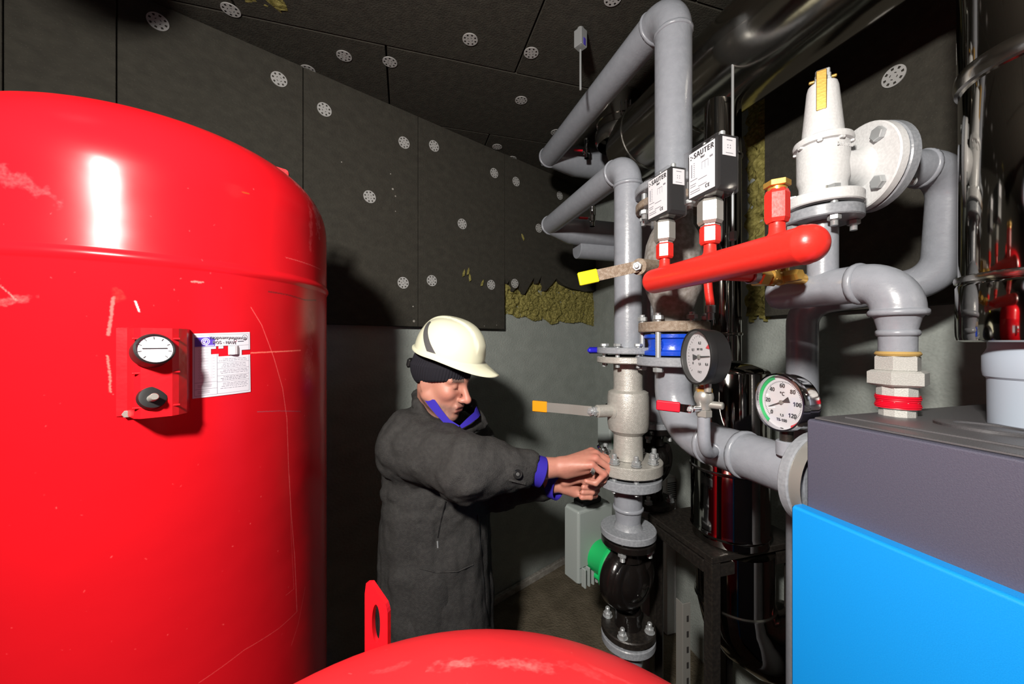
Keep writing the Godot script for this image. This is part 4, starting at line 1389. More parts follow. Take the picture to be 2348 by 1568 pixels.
func pump(c: Vector3, label: String) -> Node3D:
	var t := thing("circulation_pump", label, "pump", c - UP * 0.19)
	var m := MB.new()
	# flanges of the cast body, with flats
	for s in [1.0, -1.0]:
		m = MB.new()
		var fy := 0.118 if s > 0 else -0.172
		lathe(m, Transform3D(Basis(), c + UP * fy), pr([0, 0, 0.082, 0, 0.086, 0.004, 0.086, 0.02, 0.083, 0.023, 0, 0.023]), 40)
		part("flange", m, M.black_paint if s > 0 else M.dark_steel, t)
	var ax := Vector3(-0.54, 0.0, -0.84).normalized()
	# the cast volute: neck, scroll and front cover
	m = MB.new()
	lathe(m, Transform3D(Basis(), c - UP * 0.16), pr([0.045, 0, 0.04, 0.03, 0.042, 0.06]), 30)
	lathe(m, Transform3D(Basis(), c + UP * 0.07), pr([0.046, 0, 0.043, 0.02, 0.05, 0.05]), 30)
	var xf := along(c - ax * 0.055, ax)
	lathe(m, xf, pr([0, 0, 0.03, 0.002, 0.052, 0.012, 0.062, 0.022, 0.07, 0.03, 0.086, 0.036, 0.096, 0.046, 0.1, 0.06, 0.1, 0.085, 0.092, 0.095, 0, 0.095]), 48, false, 0.9)
	# swelling scroll passage
	var sp := PackedVector3Array()
	var sr := PackedFloat32Array()
	for i in 28:
		var a := -PI * 0.5 + TAU * 0.86 * i / 27.0
		sp.append(xf * Vector3(cos(a) * 0.066, 0.05, sin(a) * 0.066))
		sr.append(0.022 + 0.017 * i / 27.0)
	sweep(m, sp, sr, 18)
	part("volute", m, M.black_paint, t, "glossy black cast volute")
	m = MB.new()
	var sx := xf.basis
	rbox(m, Transform3D(sx, xf * Vector3(-0.02, 0.002, 0.01)), Vector3(0.03, 0.006, 0.008), 0.003)
	rbox(m, Transform3D(sx * Basis(UP, 0.8), xf * Vector3(0.01, 0.002, 0.028)), Vector3(0.026, 0.006, 0.008), 0.003)
	part("cast_mark", m, M.black_paint, t)
	# green motor
	m = MB.new()
	lathe(m, along(c + ax * 0.035 + UP * 0.012, ax), pr([0, 0, 0.086, 0, 0.09, 0.004, 0.09, 0.012, 0.06, 0.02, 0.056, 0.026, 0.056, 0.12, 0.05, 0.126, 0, 0.126]), 44)
	cyl(m, c + ax * 0.05 - UP * 0.04 + ax.cross(UP) * -0.03, c + ax * 0.14 - UP * 0.04 + ax.cross(UP) * -0.03, 0.011, 16)
	part("motor", m, M.green, t, "green motor housing")
	# control box
	var bc := c + ax * 0.175 + UP * 0.058 + ax.cross(UP) * -0.012
	var bb := Basis(UP.cross(-ax), UP, -ax)
	m = MB.new()
	rbox(m, Transform3D(bb, bc), Vector3(0.165, 0.26, 0.08), 0.01)
	var cb := part("control_box", m, M.pump_box, t, "light grey control box")
	m = MB.new()
	rbox(m, Transform3D(bb, bc + (-ax) * 0.043 + UP * 0.03), Vector3(0.16, 0.19, 0.004), 0.002)
	part("cover", m, M.pump_box, cb)
	for k in 8:
		m = MB.new()
		rbox(m, Transform3D(bb, bc + (-ax) * 0.05 - UP * 0.098 + bb.x * (-0.066 + k * 0.019)), Vector3(0.007, 0.066, 0.02), 0.002)
		part("cooling_fin", m, M.pump_box, cb)
	m = MB.new()
	rbox(m, Transform3D(bb, bc + UP * 0.14), Vector3(0.1, 0.022, 0.05), 0.006)
	cyl(m, bc + UP * 0.145 + bb.x * 0.02, bc + UP * 0.18 + bb.x * 0.02, 0.011, 14)
	part("cable_gland", m, M.black_plastic, t)
	for s in [1.0, -1.0]:
		for k in 4:
			var a := TAU * k / 4.0 + 0.55
			var bp := c + Vector3(cos(a) * 0.068, 0.13 if s > 0 else -0.162, sin(a) * 0.068)
			bolt(t, bp, UP, 0.028 if s > 0 else 0.012, 0.014 if s > 0 else 0.034, 0.0085, s < 0)
	return t

# ------------------------------------------------------------------ thicker pipe line with valve, blue check valve and elbow
func build_pipe_b() -> void:
	var px := 0.487
	var pz := -1.12
	var P := func(v: float) -> Vector3: return Vector3(px, EYE - (v - 784.0) / FOC * 1.12, pz)
	var R := 0.0525
	var top := Vector3(px, 2.615, pz)
	var far := at(1258, 362, 2.04)
	far.y = 2.615
	var t := thing("heating_pipe", "thicker grey pipe dropping from the ceiling behind the pressure switches", "pipe", P.call(440))
	var m := MB.new()
	sweep(m, bend([P.call(440), top, far], 0.085, 12), R, 40)
	part("pipe", m, M.pipe, t)
	weld(t, top - UP * 0.087, UP, R, M.pipe)
	weld(t, top + (far - top).normalized() * 0.087, far - top, R, M.pipe)
	flange(t, P.call(446), UP, 0.11, 0.022, M.flange)
	t = thing("pipe_reducer", "grey cone reducer at the far end of the ceiling pipe", "pipe", far)
	m = MB.new()
	sweep(m, PackedVector3Array([far - SD * 0.03, far + SD * 0.02, far + SD * 0.16, far + SD * 0.55]), PackedFloat32Array([0.045, 0.052, 0.08, 0.08]), 36)
	part("pipe", m, M.pipe, t)
	weld(t, far, far - top, R + 0.001, M.pipe)
	air_vent(at(1345, 350, 1.93), Vector3(-1, 0, 0.2), "chrome air vent with a red lever below the steel flue")

	# flanged ball valve, dusty
	t = thing("flanged_ball_valve", "dusty brown grey ball valve with a yellow lever grip", "valve", P.call(762))
	flange(t, P.call(482), UP, 0.108, 0.022, M.rusty)
	m = MB.new(); lathe(m, Transform3D(Basis(), P.call(462)), pr([0.085, 0, 0.085, 0.014]), 40); part("gasket", m, M.gasket, t)
	var yb: float = P.call(740).y
	var y := func(v: float) -> float: return P.call(v).y - yb
	m = MB.new()
	lathe(m, Transform3D(Basis(), P.call(740)), pr([0.058, 0, 0.056, y.call(712), 0.066, y.call(690), 0.078, y.call(668), 0.083, y.call(640), 0.083, y.call(590), 0.078, y.call(560), 0.066, y.call(535), 0.055, y.call(520), 0.055, y.call(482)]), 48, false, 0.9)
	part("body", m, M.pipe_dusty, t)
	flange(t, P.call(762), UP, 0.1, 0.03, M.rusty)
	ring_bolts(t, P.call(465), UP, 8, 0.09, 0.03, 0.026, 0.0085, false, 0.2)
	var hub := at(1462, 611, 0.99)
	var s0: Vector3 = P.call(618)
	var sdir := (hub - s0).normalized()
	m = MB.new()
	lathe(m, along(s0 + sdir * 0.06, sdir), pr([0.03, 0, 0.03, 0.01, 0.022, 0.014, 0.022, s0.distance_to(hub) - 0.066, 0, s0.distance_to(hub) - 0.066]), 26)
	part("stem", m, M.rusty, t)
	lever(t, hub, at(1330, 640, 0.98), (sdir - FD * 0.5).normalized(), 0.03, M.yellow, M.rusty, 0.7, 0.0)

	# blue wafer check valve between flanges
	t = thing("wafer_check_valve", "blue wafer check valve clamped by long threaded studs", "valve", P.call(812))
	m = MB.new()
	lathe(m, Transform3D(Basis(), P.call(814)), pr([0, 0, 0.084, 0, 0.086, 0.003, 0.086, 0.012, 0.074, 0.016, 0.07, 0.03, 0.074, 0.048, 0.084, 0.052, 0.084, 0.062, 0, 0.062]), 44)
	part("body", m, M.blue_cast, t)
	m = MB.new()
	rbox(m, Transform3D(Basis(UP, 0.6), P.call(790) + Vector3(-0.06, 0, 0.045)), Vector3(0.03, 0.03, 0.02), 0.006)
	part("lug", m, M.blue_cast, t)
	for k in 6:
		var a := TAU * k / 6.0 + 0.35
		m = MB.new()
		var b0: Vector3 = P.call(786) + Vector3(cos(a) * 0.088, 0, sin(a) * 0.088)
		var pf: Array = []
		for i in 45: pf.append(Vector2(0.0085 if i % 2 == 0 else 0.0077, -0.072 + i * 0.0036))
		lathe(m, Transform3D(Basis(), b0), pf, 12)
		hexa(m, b0 + UP * 0.066, b0 + UP * 0.08, 0.0145, 0.2 * k)
		hexa(m, b0 - UP * 0.084, b0 - UP * 0.07, 0.0145, 0.3 * k)
		part("stud", m, M.zinc, t)

	# lower pipe with elbow to the boiler
	t = thing("heating_pipe", "thick grey pipe elbow leading into the back of the boiler", "pipe", P.call(1085))
	flange(t, P.call(837), UP, 0.11, 0.026, M.flange)
	var yc := 1.331
	var end := Vector3(px, yc, pz) - FD * 0.42
	m = MB.new()
	sweep(m, bend([P.call(830), Vector3(px, yc, pz), end], 0.135, 14), R, 40)
	part("pipe", m, M.pipe, t)
	weld(t, Vector3(px, yc, pz) - FD * 0.14, FD, R, M.pipe)
	weld(t, Vector3(px, yc, pz) - FD * 0.245, FD, R + 0.001, M.pipe, 0.009)
	flange(t, sf(end.dot(SD), 0.524, yc), FD, 0.092, 0.02, M.flange)
	m = MB.new()
	lathe(m, along(sf(end.dot(SD), 0.502, yc), FD), pr([0.088, 0, 0.088, 0.022]), 48)
	part("counter_flange", m, M.steel, t)

	# siphon tube, cock and manometer
	var q0 := at(1614, 968, 0.85)
	var q1 := Vector3(q0.x, yc + 0.005, q0.z)
	var q2 := sf(end.dot(SD) - 0.03, 0.745, yc + 0.005)
	t = thing("siphon_tube", "small grey bent tube carrying the pressure gauge cock", "tube", q1)
	m = MB.new()
	sweep(m, bend([q0 + UP * 0.02, q1, q2], 0.05, 10), 0.0135, 24)
	part("tube", m, M.pipe, t)
	weld(t, q1 + (q2 - q1) * 0.72, q2 - q1, 0.0135, M.pipe)
	t = thing("gauge_cock", "small nickel gauge cock with a red lever", "valve", q0)
	m = MB.new()
	hexa(m, q0 + UP * 0.012, q0 + UP * 0.03, 0.017)
	lathe(m, Transform3D(Basis(), q0 + UP * 0.03), pr([0.015, 0, 0.015, 0.012, 0.019, 0.018, 0.021, 0.028, 0.019, 0.038, 0.014, 0.044, 0.014, 0.052]), 26)
	hexa(m, q0 + UP * 0.045, q0 + UP * 0.062, 0.019)
	cyl(m, q0 + UP * 0.042, q0 + UP * 0.042 - FD * 0.035 + SD * 0.02, 0.0085, 16)
	part("body", m, M.steel, t)
	m = MB.new()
	hexa(m, q0 + UP * 0.066, q0 + UP * 0.08, 0.018)
	cyl(m, q0 + UP * 0.06, q0 + UP * 0.095, 0.009, 16)
	part("brass_nut", m, M.brass, t)
	var st := -SD
	m = MB.new(); cyl(m, q0 + UP * 0.032, q0 + UP * 0.032 + st * 0.034, 0.008, 14); part("stem", m, M.chrome, t)
	lever(t, q0 + UP * 0.032 + st * 0.036, at(1508, 929, 0.88), (st - FD * 0.8).normalized(), 0.018, M.red_grip, M.chrome, 0.34, 0.004)
	var gn := Vector3(-0.998, 0, 0.06)
	var gc := at(1593, 818, 0.83)
	t = gauge("black cased pressure gauge with a white dial on the small cock", "pressure_gauge", gc, gn, 0.063, 0.05, M.black_plastic, M.black_plastic, "gauge")
	var xf := facing(gc - gn * 0.0118, gn)
	ticks(t, xf, 0.057, 30, 5)
	needle(t, xf, 0.057, 4.0)
	for k in 4:
		var a: float = deg_to_rad([210, 150, 90, -30][k])
		words(["0", "0,1", "0,2", "0,4"][k], Transform3D(xf.basis, xf * Vector3(cos(a) * 0.031, sin(a) * 0.031, 0.0006)), 0.0055, M.ink, t)
	words("МП 100", Transform3D(xf.basis, xf * Vector3(0, 0.017, 0.0006)), 0.0042, M.ink, t, "lettering", false)
	words("1,5", Transform3D(xf.basis, xf * Vector3(0, -0.016, 0.0006)), 0.005, M.ink, t)
	words("ГОСТ", Transform3D(xf.basis, xf * Vector3(0, -0.034, 0.0006)), 0.004, M.ink, t, "lettering", false)
	var m2 := MB.new()
	slab(m2, Transform3D(xf.basis, xf * Vector3(0.03, 0.022, 0.0008)), PackedVector2Array([Vector2(-0.006, -0.002), Vector2(0.007, -0.004), Vector2(0.006, 0.008)]), 0.0005)
	part("red_pointer", m2, M.red_grip, t)
	m2 = MB.new()
	for k in 2: cyl(m2, gc - gn * 0.05 + UP * (0.03 - 0.06 * k) , gc - gn * 0.054 + UP * (0.03 - 0.06 * k), 0.003, 10)
	cyl(m2, gc - gn * 0.03 - UP * 0.08, gc - gn * 0.03 - UP * 0.05, 0.008, 14)
	part("connection", m2, M.steel, t)

	# dial thermometer
	gc = at(1782, 922, 0.745)
	gn = Vector3(-0.985, 0.02, 0.17).normalized()
	t = gauge("chrome cased dial thermometer with a painted green reflection on the boiler pipe", "dial_thermometer", gc, gn, 0.0585, 0.045, M.chrome, M.chrome, "thermometer")
	xf = facing(gc - gn * 0.0118, gn)
	var Rr := 0.052
	ticks(t, xf, Rr * 0.95, 60, 10)
	needle(t, xf, Rr * 0.85, 204.0)
	for k in 7:
		var a := deg_to_rad(225.0 - 45.0 * k)
		words(str(k * 20), Transform3D(xf.basis, xf * Vector3(cos(a) * 0.033, sin(a) * 0.033, 0.0006)), 0.008, M.ink, t)
	words("°C", Transform3D(xf.basis, xf * Vector3(0, 0.017, 0.0006)), 0.0075, M.ink, t)
	words("1,5", Transform3D(xf.basis, xf * Vector3(0, -0.026, 0.0006)), 0.0045, M.ink, t)
	words("ТБ-100", Transform3D(xf.basis, xf * Vector3(0, -0.036, 0.0006)), 0.0055, M.ink, t)
	for w in [[110, 235, M.green], [-65, -35, M.red_grip]]:  # green and red reflections inside the bezel, painted as coloured arcs
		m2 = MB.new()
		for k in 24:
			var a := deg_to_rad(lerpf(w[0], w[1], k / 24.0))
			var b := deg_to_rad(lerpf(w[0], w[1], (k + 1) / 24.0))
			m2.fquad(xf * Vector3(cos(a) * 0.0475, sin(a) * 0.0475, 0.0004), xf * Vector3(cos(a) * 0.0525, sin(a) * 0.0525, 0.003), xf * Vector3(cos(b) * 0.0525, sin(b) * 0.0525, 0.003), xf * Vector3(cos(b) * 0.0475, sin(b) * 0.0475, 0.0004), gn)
		part("painted_reflection", m2, w[2], t)
	m2 = MB.new()
	var foot := sf(end.dot(SD), gc.dot(FD) , yc + 0.045)
	var stem_top := gc - gn * 0.022
	foot = Vector3(stem_top.x, yc + 0.04, stem_top.z)
	cyl(m2, foot, Vector3(stem_top.x, stem_top.y - 0.05, stem_top.z), 0.012, 20)
	part("stem", m2, M.dark_steel, t)
	m2 = MB.new()
	cyl(m2, foot, foot + UP * 0.03, 0.0185, 22)
	part("pocket", m2, M.pipe, t)

# ------------------------------------------------------------------ boiler header with safety valve
func build_header() -> void:
	var rx := Vector3(0.78, 0, -0.75)
	var by := 1.4515
	var hy := 1.727
	var t := thing("boiler_header", "grey riser and header pipe curving over the boiler top", "pipe", rx + UP * by)
	var m := MB.new()
	var endp := rx + UP * hy + FD * 0.24
	sweep(m, bend([rx + UP * 1.66, rx + UP * hy, endp], 0.062, 14), 0.0415, 40)
	part("pipe", m, M.pipe, t)
	m = MB.new()
	lathe(m, along(endp - FD * 0.001, FD), pr([0.0415, 0, 0.038, 0.016, 0.026, 0.027, 0, 0.031]), 36, false, 1.0)
	part("end_cap", m, M.pipe, t)
	m = MB.new()
	lathe(m, Transform3D(Basis(), rx), pr([0.0285, 1.56, 0.029, 1.622, 0.035, 1.648, 0.043, 1.66, 0.0415, 1.668]), 40)
	part("reducer", m, M.pipe, t)
	weld(t, rx + UP * 1.659, UP, 0.042, M.pipe)
	weld(t, rx + UP * 1.618, UP, 0.0295, M.pipe)
	weld(t, rx + UP * hy + FD * 0.065, FD, 0.042, M.pipe, 0.009)
	resize(t, 0.913, Vector3(0.7121, 1.4644, -0.6848))
	# screwed union on the boiler
	t = thing("screwed_union", "galvanised screwed union wound with red thread on the boiler top", "fitting", rx + UP * by)
	m = MB.new(); hexa(m, rx + UP * 1.512, rx + UP * 1.543, 0.047, 0.3); part("union_nut", m, M.galv, t)
	m = MB.new(); hexa(m, rx + UP * 1.54, rx + UP * 1.574, 0.035, 0.3); part("upper_nut", m, M.galv, t)
	m = MB.new(); lathe(m, Transform3D(Basis(), rx), pr([0.032, 1.572, 0.0345, 1.576, 0.032, 1.581]), 40); part("jute", m, M.jute, t)
	m = MB.new(); lathe(m, Transform3D(Basis(), rx), pr([0.028, by, 0.028, 1.465, 0.0315, 1.468, 0.0315, 1.514]), 10, true); part("nipple", m, M.galv, t)
	m = MB.new()
	var pf: Array = []
	for i in 15: pf.append(Vector2(0.0322 + (0.0014 if i % 2 == 0 else 0.0) + 0.001 * sin(i * 0.7), 1.468 + i * 0.0018))
	lathe(m, Transform3D(Basis(), rx), pf, 32)
	part("red_thread", m, M.red_grip, t, "red sealing thread")
	resize(t, 0.913, Vector3(0.7121, 1.4644, -0.6848))

	# safety valve
	var vp := rx + FD * 0.14
	t = thing("safety_valve", "white flanged safety valve with a brass lift lever", "valve", vp + UP * 1.88)
	m = MB.new()
	cyl(m, vp + UP * hy, vp + UP * 1.885, 0.03, 32)
	part("stub", m, M.pipe, t)
	flange(t, vp + UP * 1.884, UP, 0.075, 0.025, M.flange)
	m = MB.new(); lathe(m, Transform3D(Basis(), vp + UP * 1.909), pr([0.055, 0, 0.055, 0.009]), 36); part("gasket", m, M.gasket, t)
	flange(t, vp + UP * 1.917, UP, 0.075, 0.026, M.white_paint)
	m = MB.new()
	lathe(m, Transform3D(Basis(), vp), pr([0.045, 1.94, 0.046, 1.972, 0.05, 1.985, 0.0505, 2.06, 0.048, 2.066]), 48)
	var body := part("body", m, M.white_paint, t)
	m = MB.new()
	lathe(m, Transform3D(Basis(), vp), pr([0.045, 2.06, 0.056, 2.064, 0.058, 2.07, 0.056, 2.078, 0.048, 2.082, 0.0405, 2.086, 0.0395, 2.1, 0.0305, 2.2, 0.028, 2.21, 0.0, 2.214]), 48)
	part("bonnet", m, M.white_paint, t)
	for k in 8:
		m = MB.new()
		var a := TAU * k / 8.0
		rbox(m, Transform3D(Basis(UP, -a), vp + UP * 2.061 + Vector3(cos(a), 0, sin(a)) * 0.0525), Vector3(0.01, 0.008, 0.012), 0.003)
		part("bonnet_clip", m, M.white_paint, t)
	m = MB.new()
	var lb := Basis(Vector3(0.8, 0, 0.6), UP, Vector3(-0.6, 0, 0.8))
	for w in [[2.214, 0.034, 0.03], [2.226, 0.031, 0.028], [2.238, 0.028, 0.025]]:
		rbox(m, Transform3D(lb, vp + UP * w[0]), Vector3(w[1], 0.016, w[2]), 0.003)
	part("cap_block", m, M.zinc, t)
	m = MB.new()
	rbox(m, Transform3D(lb * Basis(Vector3(1, 0, 0), 0.06), vp + UP * 2.182 + lb.z * 0.038 - lb.x * 0.004), Vector3(0.019, 0.088, 0.004), 0.0015)
	rbox(m, Transform3D(lb, vp + UP * 2.226 + lb.z * 0.026 - lb.x * 0.004), Vector3(0.019, 0.004, 0.03), 0.0015)
	part("lift_lever", m, M.brass, t, "brass lift lever")
	m = MB.new(); cyl(m, vp + UP * 2.226 - lb.x * 0.026, vp + UP * 2.226 + lb.x * 0.026, 0.004, 12); part("pin", m, M.brass, t)
	# outlet with its flange
	var ox := Vector3(1, 0, 0.02).normalized()
	var oc := vp + UP * 2.012
	m = MB.new()
	lathe(m, along(oc, ox), pr([0.042, 0.0, 0.042, 0.035, 0.04, 0.05, 0.04, 0.07, 0.046, 0.082, 0.054, 0.09]), 40)
	part("outlet", m, M.white_paint, t)
	flange(t, oc + ox * 0.084, ox, 0.1, 0.02, M.white_paint)
	for k in 4:
		var a := TAU * k / 4.0 + PI / 4.0
		var bp := along(oc + ox * 0.106, ox) * Vector3(cos(a) * 0.076, 0, sin(a) * 0.076)
		bolt(t, bp, -ox, 0.022, 0.02, 0.0095, false)
	for k in 4:
		var a := TAU * k / 4.0 + 0.35
		bolt(t, vp + UP * 1.913 + Vector3(cos(a), 0, sin(a)) * 0.059, UP, 0.03, 0.029, 0.0075, false)
	words("DN50/80", facing(vp + UP * 2.046 + Vector3(0.2, 0, 1).normalized() * 0.0503, Vector3(0.2, 0, 1)), 0.008, M.white_paint, body)
	m = MB.new()
	rbox(m, facing(vp + UP * 1.951 + Vector3(-0.3, 0, 1).normalized() * 0.046, Vector3(-0.3, 0, 1)), Vector3(0.028, 0.012, 0.002), 0.0008)
	part("rating_plate", m, M.steel, t)
	resize(t, 0.913, Vector3(0.6765, 1.8556, -0.8075))

	# discharge pipe
	t = thing("discharge_pipe", "grey discharge pipe looping down from the safety valve outlet", "pipe", Vector3(0.885, 0, -1.15))
	var d0 := oc + ox * 0.115
	m = MB.new()
	sweep(m, bend([d0, Vector3(1.045, oc.y, -0.88), Vector3(1.075, 1.755, -0.925), Vector3(0.9, 1.72, -1.15), Vector3(0.9, -0.15, -1.15)], 0.075, 12), 0.041, 36)
	part("pipe", m, M.pipe, t)
	flange(t, oc + ox * 0.107, ox, 0.1, 0.022, M.flange)
	weld(t, Vector3(1.045, oc.y, -0.88) - ox * 0.07, ox, 0.041, M.pipe)
	var dd := (Vector3(0.9, 1.72, -1.15) - Vector3(1.075, 1.755, -0.925)).normalized()
	weld(t, Vector3(1.075, 1.755, -0.925) + dd * 0.085, dd, 0.041, M.pipe)
	resize(t, 0.913, Vector3(0.808, 0.1392, -1.05))

# ------------------------------------------------------------------ red manifold with pressure switches
func build_manifold() -> void:
	var y := 1.752
	var a := Vector3(0.357, y, -0.93)
	var b := a - FD * 0.37
	var ax := (b - a).normalized()
	var R := 0.03
	var t := thing("red_manifold", "bright red painted pipe manifold with rounded ends", "manifold", a)
	var m := MB.new()
	var L := a.distance_to(b)
	var pf: Array = []
	for i in 9: pf.append(Vector2(R * sin(PI / 2 * i / 8.0), -R * 0.85 * cos(PI / 2 * i / 8.0)))
	for q in [L - 0.012]: pf.append(Vector2(R, q))
	pf.append_array([Vector2(R + 0.0012, L - 0.008), Vector2(R + 0.0012, L - 0.004), Vector2(R, L)])
	for i in range(1, 9): pf.append(Vector2(R * cos(PI / 2 * i / 8.0), L + R * 0.85 * sin(PI / 2 * i / 8.0)))
	lathe(m, along(a, ax), pf, 48, false, 0.9)
	part("manifold_pipe", m, M.red_pipe, t)
	# stubs with hex sockets
	var stubs: Array[Vector3] = []
	for u in [1524, 1628, 1782]:
		var k: float = (u - 1174.0) / FOC
		# point on the manifold axis seen at this column
		var q := (0.357 + 0.93 * 0.29 - 0.0)
		var z: float = (0.357 + 0.29 * 0.93) / (k + 0.29)
		stubs.append(Vector3(k * z, y, -z))
	for i in 3:
		var s := stubs[i]
		m = MB.new()
		lathe(m, Transform3D(Basis(), s), pr([0.018, 0.022, 0.0125, 0.032, 0.0115, 0.055]), 24)
		hexa(m, s + UP * 0.048, s + UP * (0.086 if i < 2 else 0.103), 0.0195 if i < 2 else 0.018, 0.25)
		part("socket", m, M.red_pipe, t)
	# branch to the header
	var br := Vector3(0.4, y - 0.014, -0.745)
	m = MB.new()
	cyl(m, br + SD * 0.02, br + SD * 0.105, 0.0125, 20)
	part("branch", m, M.red_pipe, t)
	var f := thing("brass_cock", "brass angle cock linking the red manifold to the boiler header", "fitting", br + SD * 0.17)
	m = MB.new()
	lathe(m, along(br + SD * 0.098, SD), pr([0.015, 0, 0.017, 0.002, 0.017, 0.016]), 22)
	part("silver_nipple", m, M.steel, f)
	m = MB.new()
	hexa(m, br + SD * 0.114, br + SD * 0.142, 0.0215)
	lathe(m, along(br + SD * 0.14, SD), pr([0.016, 0, 0.014, 0.006, 0.019, 0.008, 0.019, 0.016, 0.0145, 0.02, 0.0145, 0.055]), 26)
	hexa(m, br + SD * 0.15, br + SD * 0.164, 0.02, 0.4)
	lathe(m, along(br + SD * 0.18, SD), pr([0.0145, 0, 0.017, 0.003, 0.0145, 0.006]), 22)
	cyl(m, br + SD * 0.19 - UP * 0.01, br + SD * 0.19 + UP * 0.035, 0.012, 20)
	part("body", m, M.brass, f)
	m = MB.new()
	hexa(m, br + SD * 0.185, br + SD * 0.185 - FD * 0.042, 0.013)
	cyl(m, br + SD * 0.19, br + SD * 0.25, 0.012, 18)
	part("cap", m, M.brass, f)
	# brass screwed plug on the third socket
	var g := thing("brass_plug", "brass hexagon plug screwed into the red socket by the safety valve", "plug", stubs[2] + UP * 0.1)
	m = MB.new()
	lathe(m, Transform3D(Basis(), stubs[2]), pr([0.014, 0.1, 0.014, 0.107]), 22)
	hexa(m, stubs[2] + UP * 0.107, stubs[2] + UP * 0.118, 0.0195, 0.25)
	part("plug_body", m, M.brass, g)
	for i in 2: pressure_switch(stubs[i], ["pressure switch with a printed plate over the far end of the red manifold", "pressure switch with a printed plate over the middle of the red manifold"][i])

func pressure_switch(s: Vector3, label: String) -> void:
	var t := thing("pressure_switch", label, "pressure switch", s + UP * 0.09)
	var m := MB.new()
	hexa(m, s + UP * 0.084, s + UP * 0.092, 0.018, 0.25)
	hexa(m, s + UP * 0.088, s + UP * 0.138, 0.024, 0.25)
	part("steel_socket", m, M.steel, t)
	m = MB.new()
	lathe(m, Transform3D(Basis(), s), pr([0.018, 0.138, 0.02, 0.143, 0.016, 0.148]), 20)
	part("neck", m, M.black_plastic, t)
	# housing: long side along the manifold, printed plate on the room side
	var bb := Basis(-FD, UP, -SD)   # x towards the viewer end, z to the left
	var c := s + UP * 0.198
	var L := 0.085
	m = MB.new()
	var poly := PackedVector2Array([Vector2(-L / 2, -0.045), Vector2(-0.012, -0.056), Vector2(L / 2 - 0.012, -0.056), Vector2(L / 2, -0.046), Vector2(L / 2, 0.052), Vector2(-L / 2 + 0.01, 0.052), Vector2(-L / 2, 0.045)])
	slab(m, Transform3D(bb, c - bb.z * 0.024), poly, 0.04)
	var h := part("housing", m, M.black_plastic, t, "black inner housing")
	m = MB.new()
	rbox(m, Transform3D(bb, c + bb.y * -0.002), Vector3(L + 0.006, 0.112, 0.056), 0.004)
	part("clear_cover", m, M.pane, t, "clear plastic cover")
	m = MB.new()
	rbox(m, Transform3D(bb, c + bb.z * 0.0175 - bb.x * 0.004 + UP * 0.002), Vector3(0.068, 0.094, 0.0012), 0.0004)
	var pl := part("printed_plate", m, M.label, t, "silver printed plate")
	var pf := Transform3D(bb, c + bb.z * 0.0185 - bb.x * 0.004 + UP * 0.002)
	words("SAUTER", pf.translated_local(Vector3(0.006, 0.037, 0)), 0.0105, M.ink, pl)
	m = MB.new()
	for k in 3: rbox(m, pf.translated_local(Vector3(-0.028 + (k % 2) * 0.004, 0.039 - k * 0.003, 0)), Vector3(0.003, 0.0022, 0.0006), 0.0002)
	part("emblem", m, M.ink, pl)
	m = MB.new()
	rbox(m, pf.translated_local(Vector3(-0.026, 0.008, 0)), Vector3(0.0025, 0.028, 0.0006), 0.0002)
	for k in 8: rbox(m, pf.translated_local(Vector3(-0.019, 0.022 - k * 0.004, 0)), Vector3(0.004, 0.0008, 0.0006), 0.0002)
	# wiring sketch
	for k in 3: rbox(m, pf.translated_local(Vector3(0.002 + k * 0.008, 0.008, 0)), Vector3(0.0007, 0.014, 0.0006), 0.0002)
	rbox(m, pf.translated_local(Vector3(0.01, 0.0155, 0)), Vector3(0.017, 0.0007, 0.0006), 0.0002)
	rbox(m, pf.translated_local(Vector3(0.026, 0.018, 0)), Vector3(0.008, 0.0035, 0.0006), 0.0002)
	var rng := RandomNumberGenerator.new()
	rng.seed = 8
	for k in 7:
		var w := rng.randf_range(0.012, 0.03)
		rbox(m, pf.translated_local(Vector3(-0.03 + w / 2 + (0.022 if k % 3 == 1 else 0.0), -0.012 - k * 0.0045, 0)), Vector3(w, 0.0011, 0.0006), 0.0002)
	part("print", m, M.ink_grey, pl)
	words("bar", pf.translated_local(Vector3(0.004, 0.027, 0)), 0.005, M.ink, pl)
	words("CE", pf.translated_local(Vector3(0.016, -0.037, 0)), 0.007, M.ink, pl)
	# white sticker on the narrow side towards the viewer
	var nf := Transform3D(Basis(-bb.z, bb.y, bb.x), c + bb.x * (L / 2 + 0.0006) - bb.z * 0.004 + UP * 0.03)
	m = MB.new()
	rbox(m, nf, Vector3(0.032, 0.036, 0.0008), 0.0002)
	var sk := part("side_sticker", m, M.label, t)
	m = MB.new()
	for k in 4: rbox(m, nf.translated_local(Vector3(-0.004 + 0.006 * (k % 2), 0.002 - 0.005 * (k / 2), 0.0006)), Vector3(0.002, 0.002, 0.0005), 0.0002)
	rbox(m, nf.translated_local(Vector3(0, 0.012, 0.0006)), Vector3(0.014, 0.0014, 0.0005), 0.0002)
	rbox(m, nf.translated_local(Vector3(0, -0.013, 0.0006)), Vector3(0.018, 0.001, 0.0005), 0.0002)
	part("print", m, M.ink_grey, sk)
	# screws on top
	for k in 3:
		m = MB.new()
		cyl(m, c + UP * 0.052 + bb.x * (0.03 - k * 0.022), c + UP * (0.066 - 0.004 * (k % 2)) + bb.x * (0.03 - k * 0.022), 0.006 if k < 2 else 0.0035, 14)
		part("screw", m, M.zinc, t)

